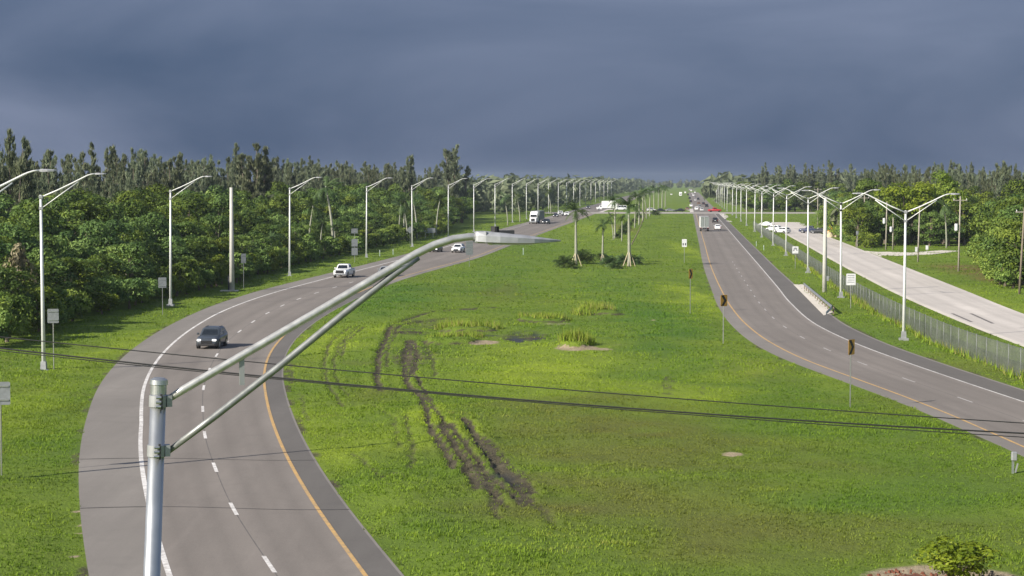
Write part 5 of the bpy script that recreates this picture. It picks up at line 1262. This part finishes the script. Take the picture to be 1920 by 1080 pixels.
def box_truck(loc, heading, label, Lb, boxm, cabm, hb=2.6, doors=True, doorm=None):
    o = thing('box_truck', label, 'truck', (loc[0], loc[1], Z1), heading)
    b = MB(); b.rbox((-.9, 0, 1.0 + hb / 2), (Lb, 2.45, hb), .05); bx = b.build('box', boxm, o)
    b = MB(); b.box((-.9, 0, .82), (Lb - .2, .9, .24)); b.build('frame', M['darkmetal'], o)
    xf = -.9 + Lb / 2
    b = MB(); b.loft([[(x, y, z) for y, z in ((-1.05, .55), (1.05, .55), (1.08, 1.4), (hw, zt), (-hw, zt), (-1.08, 1.4))] for x, hw, zt in ((xf + .05, .95, 2.45), (xf + 1.0, .95, 2.45), (xf + 1.5, 1.0, 1.5), (xf + 2.3, .95, 1.3), (xf + 2.4, .9, 1.1))]); b.build('cab', cabm, o)
    b = MB(); b.add([(xf + 1.06, -.85, 2.34), (xf + 1.06, .85, 2.34), (xf + 1.52, .92, 1.56), (xf + 1.52, -.92, 1.56), (xf + 1.0, -.85, 2.30), (xf + 1.0, .85, 2.30), (xf + 1.46, .92, 1.52), (xf + 1.46, -.92, 1.52)], [(0, 1, 2, 3), (7, 6, 5, 4), (0, 4, 5, 1), (1, 5, 6, 2), (2, 6, 7, 3), (3, 7, 4, 0)]); b.build('windshield', M['glass'], o)
    for sg in (-1, 1):
        b = MB(); b.box((xf + .6, sg * 1.045, 1.95), (.8, .03, .55)); b.build('side_window', M['glass'], o)
        b = MB(); b.rbox((xf + 2.3, sg * .72, 1.0), (.2, .3, .2), .03); b.build('headlight', M['headlamp'], o)
        b = MB(); b.box((-.9 - Lb / 2 - .02, sg * .95, .95), (.06, .25, .16)); b.build('taillight', M['taillamp'], o)
        for x in (xf + 1.3, -.9 - Lb / 2 + 1.4): add_wheel(o, x, sg * .98, .45, True, 1.3 if x > 0 else 2.0)
        if doors:
            b = MB(); b.box((-.9 - Lb / 2 - .02, sg * .58, 1.05 + hb / 2), (.04, 1.08, hb - .3)); d = b.build('rear_door', doorm or boxm, o)
            b = MB(); b.tube([(-.9 - Lb / 2 - .06, sg * .25, 1.2), (-.9 - Lb / 2 - .06, sg * .25, hb + .8)], .025, 6); b.build('lock_rod', M['chrome'], d)
    if doors:
        for z in (1.03, 1.0 + hb - .03): b = MB(); b.box((-.9 - Lb / 2 - .03, 0, z), (.05, 2.46, .10)); b.build('door_frame', M['darkmetal'], o)
        b = MB(); b.box((-.9 - Lb / 2 - .1, 0, .55), (.14, 2.3, .16)); b.build('rear_bumper', M['darkmetal'], o)
    return o
road_hd = math.pi / 2 - R(5.1)
g = ground_at(1323, 434); box_truck((g.x, g.y + 4), road_hd + R(1), 'grey-doored box truck driving away on the right road', 6.4, M['box_white'], M['car_white'], 3.0, True, M['box_grey'])
for px, py, kind, c, lb in ((1347, 431, 'sedan', 'white', 'white sedan beside the grey box truck on the right road'), (1342, 417.5, 'suv', 'black', 'dark car ahead of the white sedan on the right road')):
    g = ground_at(px, py); car(kind, c, (g.x, g.y + 2), road_hd, lb, 1, None, False)
def far_car(px, py, kind, c, lb, heading=road_hd, group='vehicles queuing beyond the junction'):
    g = ground_at(px, py); return car(kind, c, (g.x, g.y), heading, lb, 0, group, False)
far_car(1340, 397.5, 'pickup', 'red', 'red pickup crossing the junction sideways', R(3), None)
for px, py, k, c, lb in ((1316, 396, 'suv', 'silver', 'silver sport utility car first at the junction, right of two pale cars'), (1306, 394, 'suv', 'white', 'white sport utility car at the junction left of the silver one'), (1289, 394, 'sedan', 'brown', 'brown car at the left of the queue at the junction'),
                         (1296, 388, 'sedan', 'white', 'white car behind the brown car in the queue'), (1310, 383, 'sedan', 'brown', 'brown sedan in the middle of the far queue'), (1319, 384, 'sedan', 'black', 'dark car at the right of the far queue'), (1295, 379.5, 'sedan', 'black', 'dark sedan low in the left lane of the queue'),
                         (1293, 373.5, 'suv', 'black', 'dark sport utility car higher in the left lane of the queue'), (1303, 371.5, 'sedan', 'grey', 'grey car in the right lane of the queue'), (1290, 366.5, 'suv', 'black', 'dark tall car next to the far white truck'), (1298, 363.5, 'sedan', 'silver', 'silver car far up the queue'), (1303, 362, 'suv', 'white', 'white car near the far end of the queue'), (1296, 359, 'van', 'white', 'white van at the far end of the queue'), (1259, 366, 'sedan', 'white', 'white car beyond the junction in the left lanes')):
    far_car(px, py, k, c, lb)
for px, py, k, c, lb, hd in ((1222, 396.5, 'suv', 'silver', 'silver car crossing the median opening, leftmost', R(2)), (1240, 397, 'sedan', 'black', 'black car in the median opening', R(2)), (1257, 397, 'sedan', 'grey', 'grey car in the median opening right of the black one', R(2)), (1274, 397, 'sedan', 'black', 'black car in the median opening nearest the right road', R(182)),
                             (1312, 390, 'suv', 'grey', 'grey car second in the right lane at the junction', road_hd), (1325, 388.5, 'suv', 'black', 'black car in the turning lane right of the queue', road_hd), (1304, 377, 'sedan', 'silver', 'silver car halfway up the far queue', road_hd), (1309, 375, 'suv', 'black', 'black car right of the halfway silver car', road_hd), (1300, 367.5, 'suv', 'white', 'white car far up the right lane', road_hd), (1285, 362.5, 'van', 'white', 'white van far up beside the white truck', road_hd), (1293, 356.5, 'suv', 'silver', 'silver car nearly at the horizon', road_hd)):
    far_car(px, py, k, c, lb, hd)
g = ground_at(1276, 368); box_truck((g.x, g.y), road_hd + math.pi, 'small white box truck far away beyond the junction', 6.0, M['box_white'], M['car_white'], 2.6, False)
g = ground_at(1139, 394.5); box_truck((g.x, g.y), math.pi + R(2), 'white box truck crossing the left road at the junction', 7.0, M['box_white'], M['car_white'], 3.3, False)
g = ground_at(1164, 394.5); car('van', 'white', (g.x, g.y), math.pi + R(2), 'white van following the white box truck', 1, None, False)
for px, py, k, c, lb, hd in ((1436, 425, 'sedan', 'white', 'white sedan on the frontage road behind the fence, leftmost of three', R(150)), (1451, 434, 'suv', 'white', 'white car on the frontage road behind the fence, middle of three', R(140)), (1467, 437.5, 'suv', 'white', 'white sport utility car on the frontage road, nearest of three behind the fence', R(130)),
                             (1519, 437, 'pickup', 'navy', 'dark blue pickup parked on the right side of the frontage road', R(160)), (1536, 438, 'sedan', 'black', 'dark car parked between blue pickup and orange loader', R(160)), (1542, 436, 'suv', 'white', 'white car parked beside the orange loader', R(110))):
    g = ground_at(px, py); car(k, c, (g.x, g.y), hd, lb, 1, 'vehicles on the frontage road', False)
# orange compact loader
g = ground_at(1560, 444); o = thing('compact_loader', 'small orange loader standing on the verge of the frontage road', 'loader', (g.x, g.y, Z1), R(200))
b = MB(); b.rbox((0, 0, .95), (2.4, 1.3, .9), .08); b.build('body', M['car_tan'], o)
b = MB(); b.rbox((-.1, 0, 2.0), (1.2, 1.2, 1.3), .08); cb = b.build('cab', M['car_orange'], o)
b = MB(); b.box((.52, 0, 2.0), (.03, .9, .9)); b.build('windshield', M['glass'], cb)
for sg in (-1, 1):
    b = MB(); b.tube([(-1.0, sg * .78, 1.7), (.6, sg * .78, 1.5), (1.5, sg * .78, .6)], .09, 8); b.build('lift_arm', M['car_orange'], o)
    for x in (-.75, .75): add_wheel(o, x, sg * .82, .42, True, 1.3)
b = MB(); b.loft([[(1.4, y, .25) for y in (-.95, .95)] + [(1.4, y, .8) for y in (.95, -.95)], [(2.2, y, .12) for y in (-.95, .95)] + [(2.1, y, .2) for y in (.95, -.95)]]); b.build('bucket', M['darkmetal'], o)
for dx, s in ((3.2, 1.), (5.0, .8)):
    b = MB(); rr = random.Random(int(dx)); rings = []
    for z, q in ((-.05, 1.2), (.4, 1.0), (.9, .6), (1.15, .15)): rings.append([(math.cos(a) * q * s * rr.uniform(.85, 1.1), math.sin(a) * q * s * rr.uniform(.85, 1.1), z * s) for a in np.linspace(0, 6.28, 13)[:-1]])
    b.loft(rings); q = b.build('sand_heap', M['car_tan'] if 0 else M['stake']); q.location = (g.x + dx - 4.2, g.y - 3.2, 0); tag(q, 'larger tan heap of sand in front of the orange loader' if s == 1 else 'smaller tan heap of sand right of the larger one', 'sand heap')
# ------------------------------------------------------------------ humid air
hz = MB(); hz.box((400, 1900, 14.0), (9400, 5200, 32.0)); hm = bpy.data.materials.new('haze_air'); hm.use_nodes = True; ht = hm.node_tree; ht.nodes.clear()
ho = ht.nodes.new('ShaderNodeOutputMaterial'); hv = ht.nodes.new('ShaderNodeVolumePrincipled'); hv.inputs['Color'].default_value = (.72, .82, .95, 1); hv.inputs['Density'].default_value = .00009; hv.inputs['Anisotropy'].default_value = .2
ht.links.new(hv.outputs[0], ho.inputs['Volume'])
haze = hz.build('haze', hm); tag(haze, 'thin blue-grey humid air', kind='stuff')
